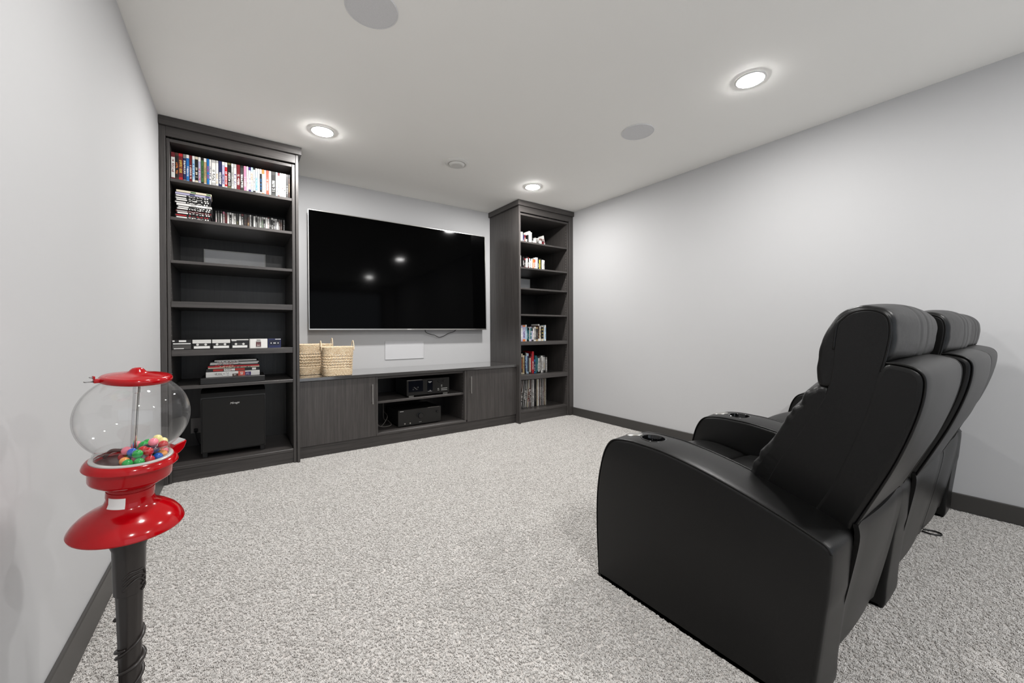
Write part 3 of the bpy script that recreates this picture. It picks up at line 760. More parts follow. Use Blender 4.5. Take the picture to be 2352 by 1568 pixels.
def basket(x0, x1, y0, y1, h, label, seed):
    z0 = .6457; rng = random.Random(seed)
    b = thing('wicker_basket', label, 'basket', ((x0 + x1) / 2, (y0 + y1) / 2, z0), 'baskets on the media console')
    def path(z, grow, amp=0, ph=0, wav=.03, out=0.0):
        P = rrect(x0 - grow, x1 + grow, y0 - grow, y1 + grow, .05); n = len(P); res = []; s = 0
        for i, (x, y) in enumerate(P):
            q = P[(i + 1) % n]; tx, ty = q[0] - P[i - 1][0], q[1] - P[i - 1][1]; l = math.hypot(tx, ty) or 1
            w = math.sin(2 * math.pi * s / wav + ph)
            res.append((x + ty / l * w * out, y - tx / l * w * out, z + amp * math.sin(2 * math.pi * s / wav + ph) + rng.uniform(-.0007, .0007))); s += l * .5
        return res
    # solid tight bands top and bottom, open plaited band in the middle
    zt = z0 + h
    def coil(za, zb, name):
        bm = bmesh.new(); k = max(1, round((zb - za) / .0105))
        for i in range(k):
            z = za + (zb - za) * (i + .5) / k
            add_tube(bm, path(z, -.012 + .010 * (z - z0) / h - .003, .0006, rng.random() * 6, .022, .0012), .0053, 6, closed=True)
        return finish(name, bm, 'grass', b, smooth=True)
    coil(z0, z0 + h * .26, 'lower_weave'); coil(z0 + h * .74, zt, 'upper_weave')
    bm = bmesh.new(); k = 5
    for i in range(k):
        z = z0 + h * .26 + (h * .48) * (i + .5) / k
        for ph in (0, math.pi):
            add_tube(bm, path(z, -.012 + .010 * (z - z0) / h - .003, .0075, ph + i * math.pi / 2, .042, .003), .0038, 6, closed=True)
    finish('open_weave', bm, 'grass', b, smooth=True)
    bm = bmesh.new(); P = path(z0 + .004, -.019); Q = path(zt - .006, -.009)
    idx = list(range(0, len(P), 3))
    for i in idx: add_tube(bm, [P[i], Q[i]], .0018, 5)
    finish('stakes', bm, 'grass', b, smooth=True)
    bm = bmesh.new(); P = path(z0 + .002, -.018); bm.faces.new([bm.verts.new(p) for p in P]); bmesh.ops.solidify(bm, geom=list(bm.faces), thickness=.004)
    finish('bottom', bm, 'grass_in', b)
    yc = (y0 + y1) / 2
    for x in (x0 - .004, x1 + .004):
        tube('handle', [(x + (.006 if x > (x0 + x1) / 2 else -.006) * 0, yc + .045 * math.cos(a), zt - .035 + (.035 + .048) * max(0, math.sin(a)) if True else 0) for a in [math.pi * i / 18 for i in range(19)]], .0034, 'grass', b, 8)
basket(.99, 1.238, -.540, -.345, .243, 'smaller pale seagrass basket standing at the front of the countertop', 3)
basket(.830, 1.115, -.318, -.065, .262, 'larger pale seagrass basket behind the smaller one, next to the bookcase', 5)

# ------------------------------------------------------------------ audio gear in the open bay
M['panel'] = plain('black_front_panel', '161514', .32); M['lcd'] = plain('dark_display_glass', '0b0d14', .1); M['print'] = plain('pale_panel_print', 'b9b9b6', .6)
dk = thing('tape_deck', 'black hifi deck with a centre display on the middle shelf of the console', 'stereo deck', (1.93, -.33, .394))
box('body', 1.715, 2.148, -.462, -.16, .409, .556, 'black', dk, bev=.002)
fp = box('front_panel', 1.713, 2.150, -.478, -.4625, .407, .558, 'panel', dk, bev=.002)
box('door_window', 1.728, 1.872, -.4802, -.4783, .44, .545, 'lcd', fp, bev=.0006); box('display', 1.915, 1.972, -.4802, -.4783, .425, .540, 'lcd', fp, bev=.0006)
box('trim_line', 1.715, 1.865, -.4805, -.4783, .5505, .5545, 'steel', fp, bev=.0004)
mark('logo', 1.9435, -.4803, .5265, .038, .006, 5, 'print', fp); mark('logo', 1.9435, -.4803, .5185, .018, .0045, 2, 'print', fp); mark('lettering', 1.943, -.4803, .4345, .048, .004, 8, 'print', fp); mark('lettering', 1.946, -.4803, .4425, .010, .006, 1, 'print', fp)
for i in range(5):
    for j in range(3): box('button', 1.770 + .012 * i, 1.776 + .012 * i, -.482, -.4803, .462 + .010 * j, .466 + .010 * j, 'print' if (i + j) % 3 == 0 else 'panel', fp, bev=.0004)
for x in (2.035, 2.092): lathe('knob', [(0, 0), (.0105, 0), (.0105, .010), (.009, .0115), (0, .0115)], 'panel', fp, 24, Matrix.Translation((x, -.4783, .525)) @ Matrix.Rotation(math.pi / 2, 4, 'X'))
for x, z, w in ((2.06, .482, .012), (2.06, .470, .012), (2.06, .450, .066), (2.06, .434, .066), (2.022, .450, .016), (2.022, .436, .018)): box('button', x, x + w, -.4805, -.4783, z, z + .005, 'print', fp, bev=.0005)
for x in (1.735, 2.085): box('foot', x, x + .05, -.470, -.43, .3945, .4085, 'steel', dk, bev=.002)
for x in (1.735, 2.085): box('foot', x, x + .05, -.215, -.175, .3945, .4085, 'black', dk, bev=.002)
rv = thing('av_receiver', 'black receiver with a large centre volume knob at the bottom of the console bay', 'receiver', (1.855, -.3, .1155))
box('body', 1.642, 2.064, -.438, -.11, .129, .272, 'black', rv, bev=.003)
fp = box('front_panel', 1.636, 2.070, -.455, -.4385, .124, .277, 'panel', rv, bev=.003)
lathe('volume_knob', [(0, 0), (.030, 0), (.030, .003), (.0265, .004), (.026, .022), (.023, .025), (0, .025)], 'gloss_black', fp, 48, Matrix.Translation((1.853, -.4553, .208)) @ Matrix.Rotation(math.pi / 2, 4, 'X'))
lathe('selector_knob', [(0, 0), (.0105, 0), (.010, .014), (.008, .016), (0, .016)], 'gloss_black', fp, 24, Matrix.Translation((2.026, -.4553, .225)) @ Matrix.Rotation(math.pi / 2, 4, 'X'))
for x in (1.700, 1.752): lathe('jack', [(0, 0), (.0062, 0), (.0062, .003), (.003, .003), (.003, .001), (0, .001)], 'steel', fp, 16, Matrix.Translation((x, -.4553, .146)) @ Matrix.Rotation(math.pi / 2, 4, 'X'))
mark('logo', 1.672, -.4551, .2645, .036, .0065, 6, 'print', fp); mark('lettering', 1.853, -.4551, .146, .026, .0035, 6, 'print', fp)
box('trim_line', 1.93, 2.05, -.456, -.4553, .2725, .2745, 'steel', fp, bev=.0003)
for x in (1.66, 2.01):
    for y in (-.43, -.16): box('foot', x, x + .04, y, y + .04, .1158, .1288, 'black', rv, bev=.002)
M['cord'] = plain('grey_cord', '5d5955', .5)
for i, (P_, lb) in enumerate((([(1.435, -.43, .165), (1.50, -.40, .145), (1.575, -.33, .205), (1.585, -.2, .23)], 'grey signal cable rising behind the black receiver'), ([(1.434, -.45, .21), (1.47, -.43, .155), (1.53, -.42, .138), (1.59, -.40, .145), (1.60, -.25, .16)], 'grey signal cable sagging low in the console bay'), ([(1.545, -.30, .37), (1.55, -.29, .28), (1.555, -.28, .19), (1.59, -.24, .15)], 'grey signal cable hanging straight down from the middle shelf'))):
    tag(tube('signal_cable', spline(P_, 8), .0032, 'cord', segs=7), lb, 'cable')

# ------------------------------------------------------------------ subwoofer and outlet in the tall bookcase
sb = thing('subwoofer', 'large black box subwoofer on the bottom shelf of the bookcase', 'subwoofer', (.395, -.30, .1079))
bm = bmesh.new(); P_ = [(-.475, .145), (-.475, .50), (-.470, .54), (-.455, .572), (-.43, .588), (-.40, .592), (-.08, .592), (-.06, .58), (-.06, .145)]
f1 = [bm.verts.new((.198, y, z)) for y, z in P_]; f2 = [bm.verts.new((.590, y, z)) for y, z in P_]
bm.faces.new(f1); bm.faces.new(list(reversed(f2)))
for i in range(len(P_)): bm.faces.new((f1[i], f2[i], f2[(i + 1) % len(P_)], f1[(i + 1) % len(P_)]))
bmesh.ops.recalc_face_normals(bm, faces=bm.faces); M['sub'] = plain('black_ash_vinyl', '141313', .42)
finish('cabinet', bm, 'sub', sb)
M['cloth'] = plain('black_grille_cloth', '171615', .8)
box('grille', .203, .585, -.489, -.476, .150, .535, 'cloth', sb, bev=.006, seg=2)
tag(text_mesh('logo', 'Mirage', .021, front_at(.396, -.4895, .492) @ Matrix.Rotation(.05, 4, 'Z'), 'white', sb, shear=.35), 'white script maker logo')
for x in (.205, .555):
    for y in (-.46, -.11): box('foot', x, x + .03, y, y + .03, .1083, .1445, 'black', sb, bev=.002)
ol = thing('outlet', 'dark grey power outlet in the bookcase back beside the subwoofer', 'outlet', (.1425, -.019, .207))
M['plate'] = plain('grey_plastic_plate', '8f8b88', .35)
box('plate', .107, .170, -.0245, -.0185, .207, .329, 'plate', ol, bev=.0015)
box('plug', .128, .152, -.050, -.0248, .218, .245, 'black', ol, bev=.003)
tag(tube('power_cable', spline([(.14, -.052, .232), (.142, -.075, .222), (.15, -.09, .18), (.17, -.085, .125), (.20, -.045, .1125), (.25, -.03, .1125)], 6), .0032, 'black', segs=7), 'black subwoofer cord dropping from the bookcase outlet', 'cable')

# ------------------------------------------------------------------ movies, games, discs, books and records
def spine_mat(name, base, ink, band, seed, axis='Z', cover=.5, rough=.35):
    """printed spine: base colour, ink lettering along the spine, coloured end bands"""
    g = N(name); rng = random.Random(seed)
    tc = g.new('ShaderNodeTexCoord'); sp = g.new('ShaderNodeSeparateXYZ'); g.t.links.new(tc.outputs['Generated'], sp.inputs[0])
    al, ac = (sp.outputs[2], sp.outputs[0]) if axis == 'Z' else (sp.outputs[0], sp.outputs[2])
    nch = rng.choice([14, 18, 22, 26])                              # characters along the spine, each a 3 x 4 cell mosaic
    cb = g.new('ShaderNodeCombineXYZ'); g.put(cb.inputs[0], g.math('FLOOR', g.math('MULTIPLY', al, nch * 4.0))); g.put(cb.inputs[1], g.math('FLOOR', g.math('MULTIPLY', ac, 6.0))); cb.inputs[2].default_value = seed * 1.37
    wn = g.new('ShaderNodeTexWhiteNoise'); g.t.links.new(cb.outputs[0], wn.inputs['Vector'])
    gapm = g.math('LESS_THAN', g.math('FRACT', g.math('MULTIPLY', al, float(nch))), .78)
    wc = g.new('ShaderNodeCombineXYZ'); g.put(wc.inputs[0], g.math('FLOOR', g.math('MULTIPLY', al, float(nch)))); wc.inputs[1].default_value = seed * .77
    wn2 = g.new('ShaderNodeTexWhiteNoise'); g.t.links.new(wc.outputs[0], wn2.inputs['Vector'])
    n = g.math('MULTIPLY', g.math('MULTIPLY', g.math('ADD', wn.outputs['Value'], .12), gapm), g.math('GREATER_THAN', wn2.outputs['Value'], .16))
    l0 = rng.uniform(.10, .30); l1 = l0 + rng.uniform(.35, .55)
    ins = g.math('MULTIPLY', g.math('GREATER_THAN', al, l0), g.math('LESS_THAN', al, l1))
    mid = g.math('LESS_THAN', g.math('ABSOLUTE', g.math('SUBTRACT', ac, .5)), .32)
    ink_f = g.math('MULTIPLY', g.math('MULTIPLY', ins, mid), g.math('GREATER_THAN', n, .86 - cover * .8))
    e0 = rng.uniform(.06, .16); e1_ = rng.uniform(.82, .93)
    ends = g.math('MAXIMUM', g.math('LESS_THAN', al, e0), g.math('GREATER_THAN', al, e1_))
    c = g.mix(ink_f, lin(base), lin(ink)); c = g.mix(ends, c, lin(band))
    g.set(Base_Color=c, Roughness=rough); return g.m

CN = {'w': ('white', 'e9e7e3'), 'lg': ('light grey', 'b9b8b6'), 'gr': ('grey', '85837f'), 'k': ('black', '161515'), 'mar': ('maroon', '6e1a22'), 'r': ('red', 'c0202a'), 'or': ('orange', 'd9783a'), 'nv': ('navy', '1d2350'), 'bl': ('blue', '1f6fb4'), 'lb': ('light blue', 'a9c9e0'), 'lv': ('lavender', 'b6b2cf'), 'gn': ('green', '3f6b3f'), 'tn': ('tan', 'b89f72'), 'br': ('brown', '4c3026'), 'pk': ('pink', 'dd85a2'), 'pu': ('purple', '3d2468'), 'cor': ('coral', 'd8523f'), 'ye': ('yellow', 'd9c24f'), 'te': ('teal', '2f6f78'), 'cr': ('cream', 'd9cfb8'), 'ol': ('olive', '6d6a45'), 'dg': ('dark grey', '3a3938')}
ORD = ['first', 'second', 'third', 'fourth', 'fifth', 'sixth', 'seventh', 'eighth', 'ninth', 'tenth', 'eleventh', 'twelfth', 'thirteenth', 'fourteenth', 'fifteenth', 'sixteenth', 'seventeenth', 'eighteenth', 'nineteenth', 'twentieth']
def ordn(i):
    if i < 20: return ORD[i]
    t_, u = divmod(i + 1, 10); te = {2: 'twent', 3: 'thirt', 4: 'fort', 5: 'fift'}[t_]
    return te + 'ieth' if u == 0 else te + 'y-' + ORD[u - 1]
SEED = [100]
def slab(name, x0, x1, y0, y1, z0, z1, mat, lean=0.0, pages=None, bev=.001):
    """one case or book standing on its edge; lean in radians tips it about its foot along x"""
    bm = bmesh.new(); xm = x0
    m = Matrix.Translation((x0, 0, z0)) @ Matrix.Rotation(lean, 4, 'Y') @ Matrix.Translation((-x0, 0, -z0))
    add_box(bm, x0, x1, y0, y1, z0, z1, bev, 1, m)
    if lean:
        lo = min(v.co.z for v in bm.verts); bmesh.ops.translate(bm, vec=(0, 0, z0 - lo), verts=bm.verts)
    return finish(name, bm, mat)
def row(items, kind, cat, where, group, x_of, zs, depth, hgt, gap=.0006, yj=.004, name='movie_case', seed=1, lean=0.0, hj=0.0):
    rng = random.Random(seed)
    for i, it in enumerate(items):
        a, b, base, ink, band = it[:5]; hh = it[5] if len(it) > 5 else hgt + rng.uniform(-hj, 0); yo = it[6] if len(it) > 6 else 0.0; ln = it[7] if len(it) > 7 else lean
        xa, xb = x_of(a), x_of(b); SEED[0] += 1
        m = spine_mat(f'{name}_print', CN[base][1], CN[ink][1], CN[band][1], SEED[0], cover=rng.uniform(.42, .58))
        yy = depth + yo + rng.uniform(0, yj)
        o = slab(name, xa + gap, xb - gap, yy, yy + min(hh * .7, .30), zs + .0004, zs + hh, m, ln)
        cdesc = CN[base][0] if base == ink else f'{CN[base][0]} and {CN[ink][0] if ink != base else CN[band][0]}'
        tag(o, f'{cdesc} {kind}, {ordn(i)} from {where}', cat, group)

# --- full row of movie cases: pixel columns of an enlarged view turned into metres along the shelf
cl = lambda lo, hi, m0, m1: (lambda p: m0 + (m1 - m0) * (p - lo) / (hi - lo))
DV = [(90, 152, 'w', 'mar', 'mar'), (152, 208, 'k', 'or', 'br'), (208, 275, 'mar', 'ye', 'r'), (278, 326, 'nv', 'w', 'gr'), (328, 375, 'bl', 'w', 'w'), (377, 420, 'mar', 'w', 'mar'), (423, 465, 'lb', 'bl', 'w'), (467, 518, 'k', 'cr', 'cr'), (520, 564, 'lv', 'r', 'w'), (566, 609, 'gn', 'k', 'k'), (611, 659, 'tn', 'ol', 'w'), (661, 701, 'bl', 'r', 'bl'), (702, 738, 'w', 'nv', 'w'), (740, 810, 'w', 'dg', 'lg'), (812, 856, 'w', 'tn', 'lg'), (858, 916, 'nv', 'w', 'nv'), (918, 964, 'lv', 'nv', 'w'), (966, 1010, 'r', 'w', 'w'), (1012, 1077, 'k', 'w', 'ol'), (1079, 1122, 'lg', 'gr', 'w'), (1124, 1172, 'w', 'pu', 'lg'), (1174, 1237, 'mar', 'w', 'mar'), (1239, 1301, 'dg', 'w', 'k'), (1302, 1347, 'pk', 'w', 'pk'), (1349, 1387, 'w', 'br', 'w'), (1389, 1430, 'w', 'pu', 'pu'), (1431, 1472, 'w', 'or', 'lb'), (1474, 1514, 'w', 'k', 'k'), (1516, 1557, 'lb', 'bl', 'w'), (1558, 1597, 'w', 'cr', 'w'), (1599, 1638, 'k', 'bl', 'w'), (1639, 1682, 'w', 'or', 'or'), (1683, 1720, 'w', 'te', 'lb'), (1721, 1767, 'cor', 'w', 'cor'), (1769, 1817, 'w', 'lg', 'lg'), (1818, 1902, 'k', 'w', 'dg'), (1904, 1946, 'w', 'nv', 'lb'), (1947, 1980, 'cr', 'br', 'mar'), (1981, 2017, 'w', 'lg', 'w'), (2018, 2062, 'w', 'mar', 'lg'), (2063, 2107, 'w', 'k', 'w'), (2110, 2152, 'k', 'lg', 'dg'), (2154, 2195, 'br', 'tn', 'k')]
row(DV, 'movie case', 'movie case', 'the wall on the full shelf', 'movie cases in the full row', cl(90, 2210, .0555, .767), ZL[0], -.545, .190, seed=4, yj=.003)

# --- flat stack of game cases
for i in range(13):
    z = ZL[1] + .0004 + i * .0148; rng = random.Random(50 + i); k = 12 - i
    pal = {0: ('cr', 'gn', 'gn'), 1: ('lv', 'nv', 'lv'), 6: ('w', 'lg', 'w'), 9: ('mar', 'w', 'w'), 11: ('k', 'r', 'w')}.get(k, ('k', 'w', 'w'))
    dx = rng.uniform(-.006, .006) + (.014 if k == 7 else 0); m = None
    g = N('game_case_print'); tc = g.new('ShaderNodeTexCoord'); sp = g.new('ShaderNodeSeparateXYZ'); g.t.links.new(tc.outputs['Generated'], sp.inputs[0]); X, Z = sp.outputs[0], sp.outputs[2]
    inz = g.math('LESS_THAN', g.math('ABSOLUTE', g.math('SUBTRACT', Z, .5)), .30)
    blk = lambda a, b: g.math('MULTIPLY', g.math('GREATER_THAN', X, a), g.math('LESS_THAN', X, b))
    cbn = g.new('ShaderNodeCombineXYZ'); g.put(cbn.inputs[0], g.math('MULTIPLY', X, 26.0)); g.put(cbn.inputs[1], g.math('MULTIPLY', Z, 2.0)); cbn.inputs[2].default_value = i * 2.3
    txt = g.math('MULTIPLY', blk(.36, .78), g.math('GREATER_THAN', g.noise(cbn.outputs[0], 1, 1), .53))
    f = g.math('MULTIPLY', inz, g.math('MAXIMUM', g.math('MAXIMUM', blk(.03, .32), txt), g.math('MAXIMUM', blk(.83, .87), blk(.90, .94))))
    if k in (0, 1, 6): f = g.math('MULTIPLY', inz, g.math('MAXIMUM', blk(.40, .55), blk(.85, .98)))
    g.set(Base_Color=g.mix(f, lin(CN[pal[0]][1]), lin(CN[pal[1]][1])), Roughness=.35)
    o = slab('game_case', .078 + dx, .268 + dx, -.560 + rng.uniform(-.006, .006), -.425, z, z + .0142, g.m)
    pos = 'topmost' if k == 0 else ('lowest' if k == 12 else ordn(k) + ' from the top')
    tag(o, f'{CN[pal[0]][0]} game case with {CN[pal[1]][0]} print, {pos} of the flat stack', 'game case', 'game cases in the flat stack')

CD = [(790, 812, 'w', 'pk', 'gr'), (825, 862, 'gr', 'dg', 'dg'), (878, 905, 'w', 'gr', 'k'), (915, 951, 'lg', 'mar', 'pk'), (953, 990, 'mar', 'k', 'k'), (992, 1032, 'w', 'lg', 'lg'), (1034, 1069, 'k', 'lg', 'w'), (1071, 1109, 'w', 'lg', 'w'), (1111, 1149, 'w', 'k', 'gr'), (1151, 1202, 'k', 'ol', 'k'), (1204, 1247, 'w', 'lg', 'gr'), (1249, 1287, 'k', 'w', 'mar'), (1289, 1352, 'k', 'br', 'k'), (1354, 1397, 'br', 'tn', 'k'), (1399, 1432, 'lg', 'k', 'w'), (1443, 1469, 'k', 'dg', 'dg'), (1471, 1508, 'w', 'lg', 'w'), (1510, 1542, 'k', 'lg', 'gr'), (1545, 1584, 'gr', 'k', 'lg'), (1586, 1624, 'lg', 'gn', 'gr'), (1625, 1662, 'gr', 'gn', 'lg'), (1663, 1694, 'k', 'w', 'w'), (1698, 1740, 'w', 'lg', 'w'), (1741, 1773, 'w', 'mar', 'mar'), (1774, 1808, 'dg', 'lg', 'k'), (1812, 1848, 'k', 'w', 'w'), (1850, 1886, 'k', 'w', 'lg'), (1887, 1922, 'lg', 'nv', 'w'), (1923, 1960, 'w', 'dg', 'k'), (1961, 1993, 'br', 'lg', 'k'), (1994, 2031, 'br', 'gr', 'k'), (2045, 2086, 'k', 'lg', 'dg')]
row(CD, 'disc case', 'disc case', 'the flat game stack', 'disc cases beside the game stack', cl(770, 2085, .283, .735), ZL[1], -.42, .124, seed=8, name='disc_case', hj=.006)

# --- boxed cassettes
def cassette(x0, w, i, style, label):
    z = ZL[4] + .0004; h = .069; y = -.577
    c = thing('cassette', label, 'cassette', (x0 + w / 2, y, z), 'boxed cassettes on the thick shelf')
    body = {'white': 'w', 'dark': 'k', 'navy': 'nv'}.get(style, 'k')
    M.setdefault('cs_' + body, plain('cassette_' + CN[body][0] + '_plastic', CN[body][1], .3))
    b = box('case', x0 + .001, x0 + w - .001, y, y + .017, z, z + h, 'cs_' + body, c, bev=.001)
    yf = y - .0006
    def pl(a0, a1, b0, b1, m, nm='printed_label', dy=0.0): return box(nm, x0 + .001 + (w - .002) * a0, x0 + .001 + (w - .002) * a1, yf - .0004 - dy, y - .00005, z + h * b0, z + h * b1, m, c, bev=0)
    if style == 'white':
        M.setdefault('photo', spine_mat('cassette_cover_print', '5b2f33', 'd9c9c4', '8a8583', 77, cover=.5)); pl(.36, .64, .12, .74, 'photo'); pl(.40, .62, .80, .92, 'cs_lg' if 'cs_lg' in M else M.setdefault('cs_lg', plain('grey_print', '9a9894', .6)), 'printed_line')
        pl(.02, .05, .02, .98, M.setdefault('cs_lg', plain('grey_print', '9a9894', .6)), 'case_edge')
        return
    if style == 'navy':
        M.setdefault('cs_dn', plain('deep_navy_print', '11152c', .4)); pl(.08, .92, .28, .86, 'cs_dn', 'window'); 
        for a in (.20, .42, .52, .74): pl(a, a + .07, .46, .58, 'paper', 'hub', .0006)
        pl(.55, .98, .90, .97, 'paper', 'printed_line'); return
    M.setdefault('cs_gr', plain('smoke_grey_window', '4a4947', .15))
    if style == 'dark':
        pl(.03, .14, .82, .94, 'paper', 'printed_line'); pl(.35, .72, .78, .95, 'paper', 'printed_line'); pl(.06, .95, .56, .66, 'paper'); pl(.04, .96, .08, .48, 'cs_gr', 'window'); pl(.1, .6, .10, .17, 'paper', 'printed_line', .0006)
    else:
        M.setdefault('cs_card', plain('pale_card_print', 'd9d8d4', .5))
        if style != 'c': pl(.01, .99, .62, .985, 'cs_card', 'card_flap')
        else: pl(.01, .99, .88, .985, 'cs_card', 'card_flap'); pl(.04, .30, .80, .86, 'paper', 'printed_line')
        pl(.08, .92, .10, .34, 'paper')
        for a in (.24, .66):
            lathe('reel', [(0, 0), (.0075, 0), (.0075, .0012), (.004, .0013), (.004, .0006), (0, .0006)], 'cs_card', c, 20, Matrix.Translation((x0 + w * a + .004, y - .0002, z + h * .49)) @ Matrix.Rotation(math.pi / 2, 4, 'X'))
        pl(.38, .62, .42, .56, 'cs_gr', 'window')
for i, (a, b, st, lb) in enumerate(((.0545, .160, 'dark', 'black boxed cassette with two rows of white print, closest to the wall'), (.1615, .267, 'a', 'boxed cassette with a plain pale upper flap, second from the wall'), (.2690, .376, 'b', 'boxed cassette with a pale upper flap and white strip, third from the wall'), (.3780, .485, 'c', 'boxed cassette with a narrow pale top edge and two white hubs'), (.4870, .602, 'white', 'white cassette box with a small dark picture in its middle'), (.6040, .690, 'navy', 'bare navy cassette at the end of the boxed cassettes'))): cassette(a, b - a, i, st, lb)

# --- flat stack of books on a black box
tr = box('flat_box', .203, .585, -.573, -.30, ZL[5] + .0004, ZL[5] + .044, 'sub', bev=.003)
tag(tr, 'flat black box carrying the stack of books in the bookcase', 'box')
zz = ZL[5] + .0445
BK = [(.231, .553, .037, 'w', 'lg', 'white hardback book with dark capitals, lowest of the stack'), (.233, .553, .023, 'k', 'r', 'black paperback with red and white spine lettering, second from the bottom of the stack'), (.243, .552, .010, 'cr', 'k', 'thin cream book, third from the bottom of the stack'), (.243, .55, .009, 'r', 'cr', 'thin red book, fourth from the bottom of the stack'), (.25, .548, .008, 'k', 'r', 'thin black book, fifth from the bottom of the stack'), (.254, .542, .008, 'w', 'gr', 'thin white book, sixth from the bottom of the stack'), (.256, .548, .009, 'lg', 'mar', 'thin light grey book, seventh from the bottom of the stack'), (.262, .549, .007, 'k', 'w', 'very thin black booklet, second from the top of the stack'), (.280, .534, .008, 'w', 'lg', 'thin white booklet lying on top of the stack')]
for i, (a, b, th, base, ink, lb) in enumerate(BK):
    SEED[0] += 1; m = spine_mat('book_print', CN[base][1], CN[ink][1], CN[base][1], SEED[0], axis='X', cover=.5 if i != 0 else .0)
    yy = -.515 + .004 * (i % 3)
    o = slab('book', a, b, yy, yy + .22, zz, zz + th - .0004, m, bev=.0008); tag(o, lb, 'book', 'books stacked flat on the black box')
    M.setdefault('ink', plain('dark_grey_ink', '55534f', .6))
    if i == 0:
        text_mesh('lettering', 'KISS', .021, front_at(.304, yy - .0004, zz + th / 2), 'ink', o)
        for nm, x0_, x1_, z0_, z1_, c in (('printed_panel', .385, .42, .02, .5, 'br'), ('printed_panel', .42, .462, .05, .98, 'cor'), ('printed_panel', .462, .498, .05, .75, 'pu')):
            M.setdefault('pp_' + c, spine_mat('book_panel_' + c, CN[c][1], CN['w'][1], CN[c][1], 300 + len(M), axis='X', cover=.42)); box(nm, x0_, x1_, yy - .0006, yy - .00005, zz + th * z0_, zz + th * z1_, 'pp_' + c, o, bev=0)
    if i == 1:
        M.setdefault('pp_w', plain('white_print', 'e6e3de', .6)); M.setdefault('pp_r', plain('red_print', 'b5332d', .6))
        box('printed_panel', .335, .375, yy - .0006, yy - .00005, zz + .002, zz + th - .003, 'pp_w', o, bev=0)
        text_mesh('lettering', 'KISS', .017, front_at(.355, yy - .0008, zz + th / 2), 'black', o)
        for x0_, x1_, c in ((.272, .330, 'pp_r'), (.378, .40, 'pp_w'), (.405, .46, 'pp_r'), (.505, .53, 'pp_w')): box('printed_panel', x0_, x1_, yy - .0006, yy - .00005, zz + .004, zz + th - .004, c, o, bev=0)
    zz += th

# --- right-hand bookcase, top two shelves
xr_ = cl(478, 860, 2.985, 3.43)
R1 = [(478, 497, 'br', 'mar', 'br', .105), (499, 517, 'w', 'r', 'r', .065), (519, 544, 'w', 'lg', 'w', .122), (546, 560, 'nv', 'w', 'nv', .09), (561, 577, 'mar', 'cr', 'mar', .095), (579, 596, 'w', 'k', 'lg', .05), (599, 613, 'k', 'dg', 'k', .10), (615, 637, 'w', 'cr', 'w', .145), (638, 653, 'lg', 'gr', 'w', .135), (657, 673, 'k', 'w', 'k', .07), (674, 688, 'w', 'k', 'lg', .055), (700, 712, 'w', 'mar', 'gr', .085, 0, -.12), (718, 731, 'gr', 'k', 'lg', .08, 0, -.12), (738, 749, 'lg', 'k', 'w', .085, 0, -.1), (800, 812, 'mar', 'k', 'k', .06), (818, 829, 'w', 'mar', 'w', .125, 0, -.22)]
row(R1, 'little book', 'book', 'the end panel on the highest records-bookcase shelf', 'little books on the highest shelf', xr_, ZR[0], -.50, .12, seed=21, name='small_book')
jr = thing('glass_jar', 'small glass jar with a brown lid among the little books', 'jar', (xr_(775), -.47, ZR[0]))
lathe('body', [(0, .0005), (.020, .0005), (.023, .005), (.023, .05), (.019, .06), (.019, .064), (0, .064)], plain('milky_glass', 'c9c7c3', .2), jr, 28, Matrix.Translation((xr_(775), -.47, ZR[0])))
lathe('lid', [(0, .064), (.022, .064), (.022, .083), (.020, .086), (0, .086)], plain('brown_lid', '5b3d35', .5), jr, 28, Matrix.Translation((xr_(775), -.47, ZR[0])))
xr2 = cl(470, 793, 2.988, 3.355)
R2 = [(472, 490, 'w', 'k', 'lg', .135), (515, 529, 'k', 'w', 'k', .125), (531, 546, 'k', 'lg', 'mar', .11), (558, 575, 'w', 'k', 'k', .13), (577, 590, 'k', 'w', 'mar', .125), (592, 603, 'w', 'k', 'w', .115), (604, 614, 'lg', 'k', 'k', .11), (621, 636, 'w', 'gr', 'lg', .115), (638, 655, 'or', 'w', 'gr', .122), (656, 672, 'cor', 'w', 'w', .122), (674, 700, 'w', 'lg', 'w', .135), (703, 719, 'k', 'lg', 'k', .12), (721, 736, 'ye', 'k', 'k', .13), (737, 751, 'k', 'ol', 'k', .128), (758, 777, 'w', 'lg', 'w', .118), (779, 793, 'lg', 'k', 'w', .115)]
row(R2, 'paperback', 'book', 'the end panel on the second records-bookcase shelf', 'paperbacks on the second shelf', xr2, ZR[1], -.53, .13, seed=22, name='paperback')
xr3 = cl(478, 838, 2.985, 3.372)
R5 = [(478, 496, 'w', 'te', 'te', .172), (497, 520, 'w', 'lv', 'lv', .178), (521, 556, 'lv', 'pu', 'or', .18), (557, 572, 'lb', 'w', 'w', .187), (573, 586, 'te', 'w', 'k', .17), (595, 606, 'te', 'lg', 'k', .15), (607, 620, 'lg', 'te', 'w', .16), (622, 638, 'te', 'w', 'lv', .165), (640, 654, 'lv', 'w', 'k', .14), (656, 672, 'w', 'br', 'gr', .16), (674, 696, 'gr', 'w', 'w', .165), (698, 724, 'dg', 'gr', 'tn', .16), (730, 744, 'br', 'tn', 'w', .195), (746, 764, 'cr', 'br', 'w', .17), (772, 803, 'k', 'ye', 'cr', .175), (806, 818, 'w', 'lb', 'lb', .18), (820, 838, 'lb', 'gr', 'w', .185)]
row(R5, 'storybook', 'book', 'the end panel on the fifth records-bookcase shelf', 'storybooks on the fifth shelf', xr3, ZR[4], -.53, .17, seed=23, name='storybook')
xr4 = cl(480, 800, 3.045, 3.445)
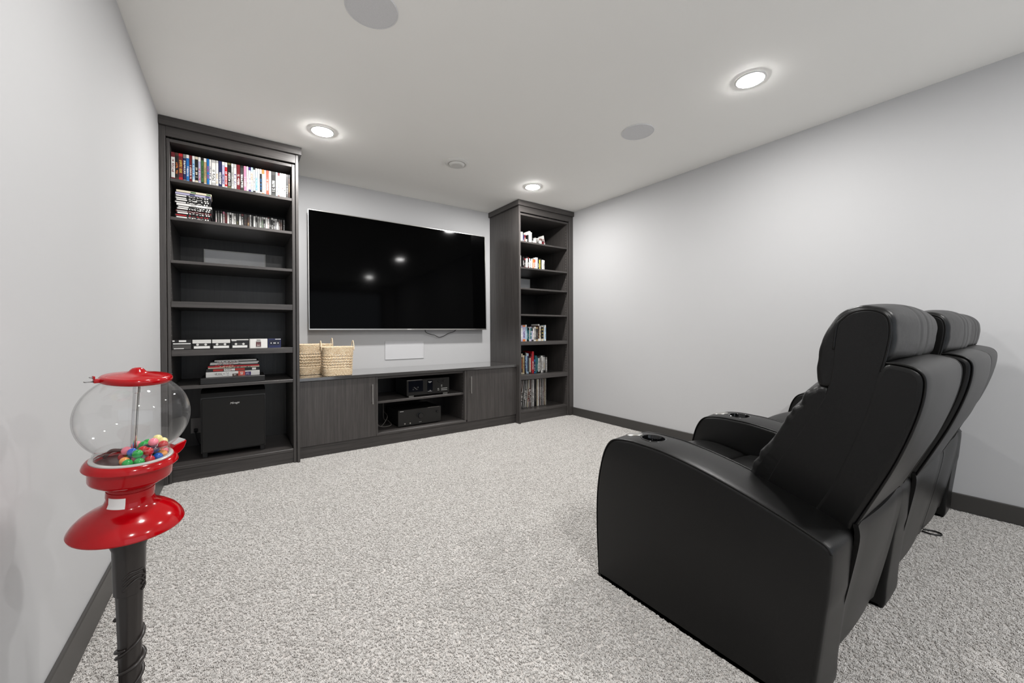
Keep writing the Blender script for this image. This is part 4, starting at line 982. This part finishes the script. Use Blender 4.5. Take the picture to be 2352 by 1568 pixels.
R6 = [(480, 494, 'lb', 'nv', 'cr', .20), (496, 510, 'br', 'or', 'cr', .235), (512, 530, 'tn', 'br', 'cr', .215), (536, 548, 'nv', 'lb', 'k', .25), (549, 563, 'lb', 'nv', 'lg', .24), (564, 578, 'nv', 'k', 'lb', .235), (590, 604, 'cr', 'w', 'br', .20), (606, 618, 'r', 'mar', 'mar', .23), (620, 640, 'r', 'w', 'r', .255), (642, 656, 'nv', 'w', 'bl', .16), (658, 674, 'te', 'k', 'te', .205), (676, 690, 'te', 'lg', 'k', .20), (692, 706, 'w', 'gr', 'k', .20), (708, 722, 'gr', 'w', 'k', .205), (724, 738, 'lg', 'br', 'w', .20), (740, 754, 'w', 'k', 'lg', .20), (756, 774, 'lg', 'tn', 'k', .205), (782, 800, 'lg', 'k', 'gr', .18)]
row(R6, 'magazine', 'magazine', 'the end panel on the shelf above the records', 'magazines above the records', xr4, ZR[5], -.46, .2, seed=24, name='magazine')
# --- vinyl records leaning on one another
rng = random.Random(31); x = 3.00
pal = ['br', 'k', 'w', 'k', 'lg', 'br', 'w', 'dg', 'lg', 'k', 'w', 'gr', 'cr', 'k', 'w', 'br', 'lg', 'k', 'w', 'lg', 'k', 'k', 'cr', 'w', 'lg', 'br', 'w', 'dg', 'lg', 'br', 'cr', 'gr']
n = len(pal)
for i, c in enumerate(pal):
    ln = .17 * max(0, 1 - i / (n * .62)); th = rng.uniform(.0068, .0098); ink = rng.choice(['k', 'w', 'gr', 'mar', 'br'])
    if ink == c: ink = 'lg' if c != 'lg' else 'k'
    SEED[0] += 1; m = spine_mat('record_print', CN[c][1], CN[ink][1], CN[c][1], SEED[0], cover=.45)
    yy = -.435 + rng.uniform(0, .012)
    o = slab('vinyl_record', x, x + th, yy, yy + .315, .1295, .1295 + .315, m, ln, bev=.0006)
    tag(o, f'{CN[c][0]} and {CN[ink][0]} record sleeve, {ordn(i)} from the end panel among the vinyl records', 'record', 'vinyl records on the bottom shelf')
    x += th + .0060 + .004 * (1 if i % 5 == 4 else 0) - ln * .008
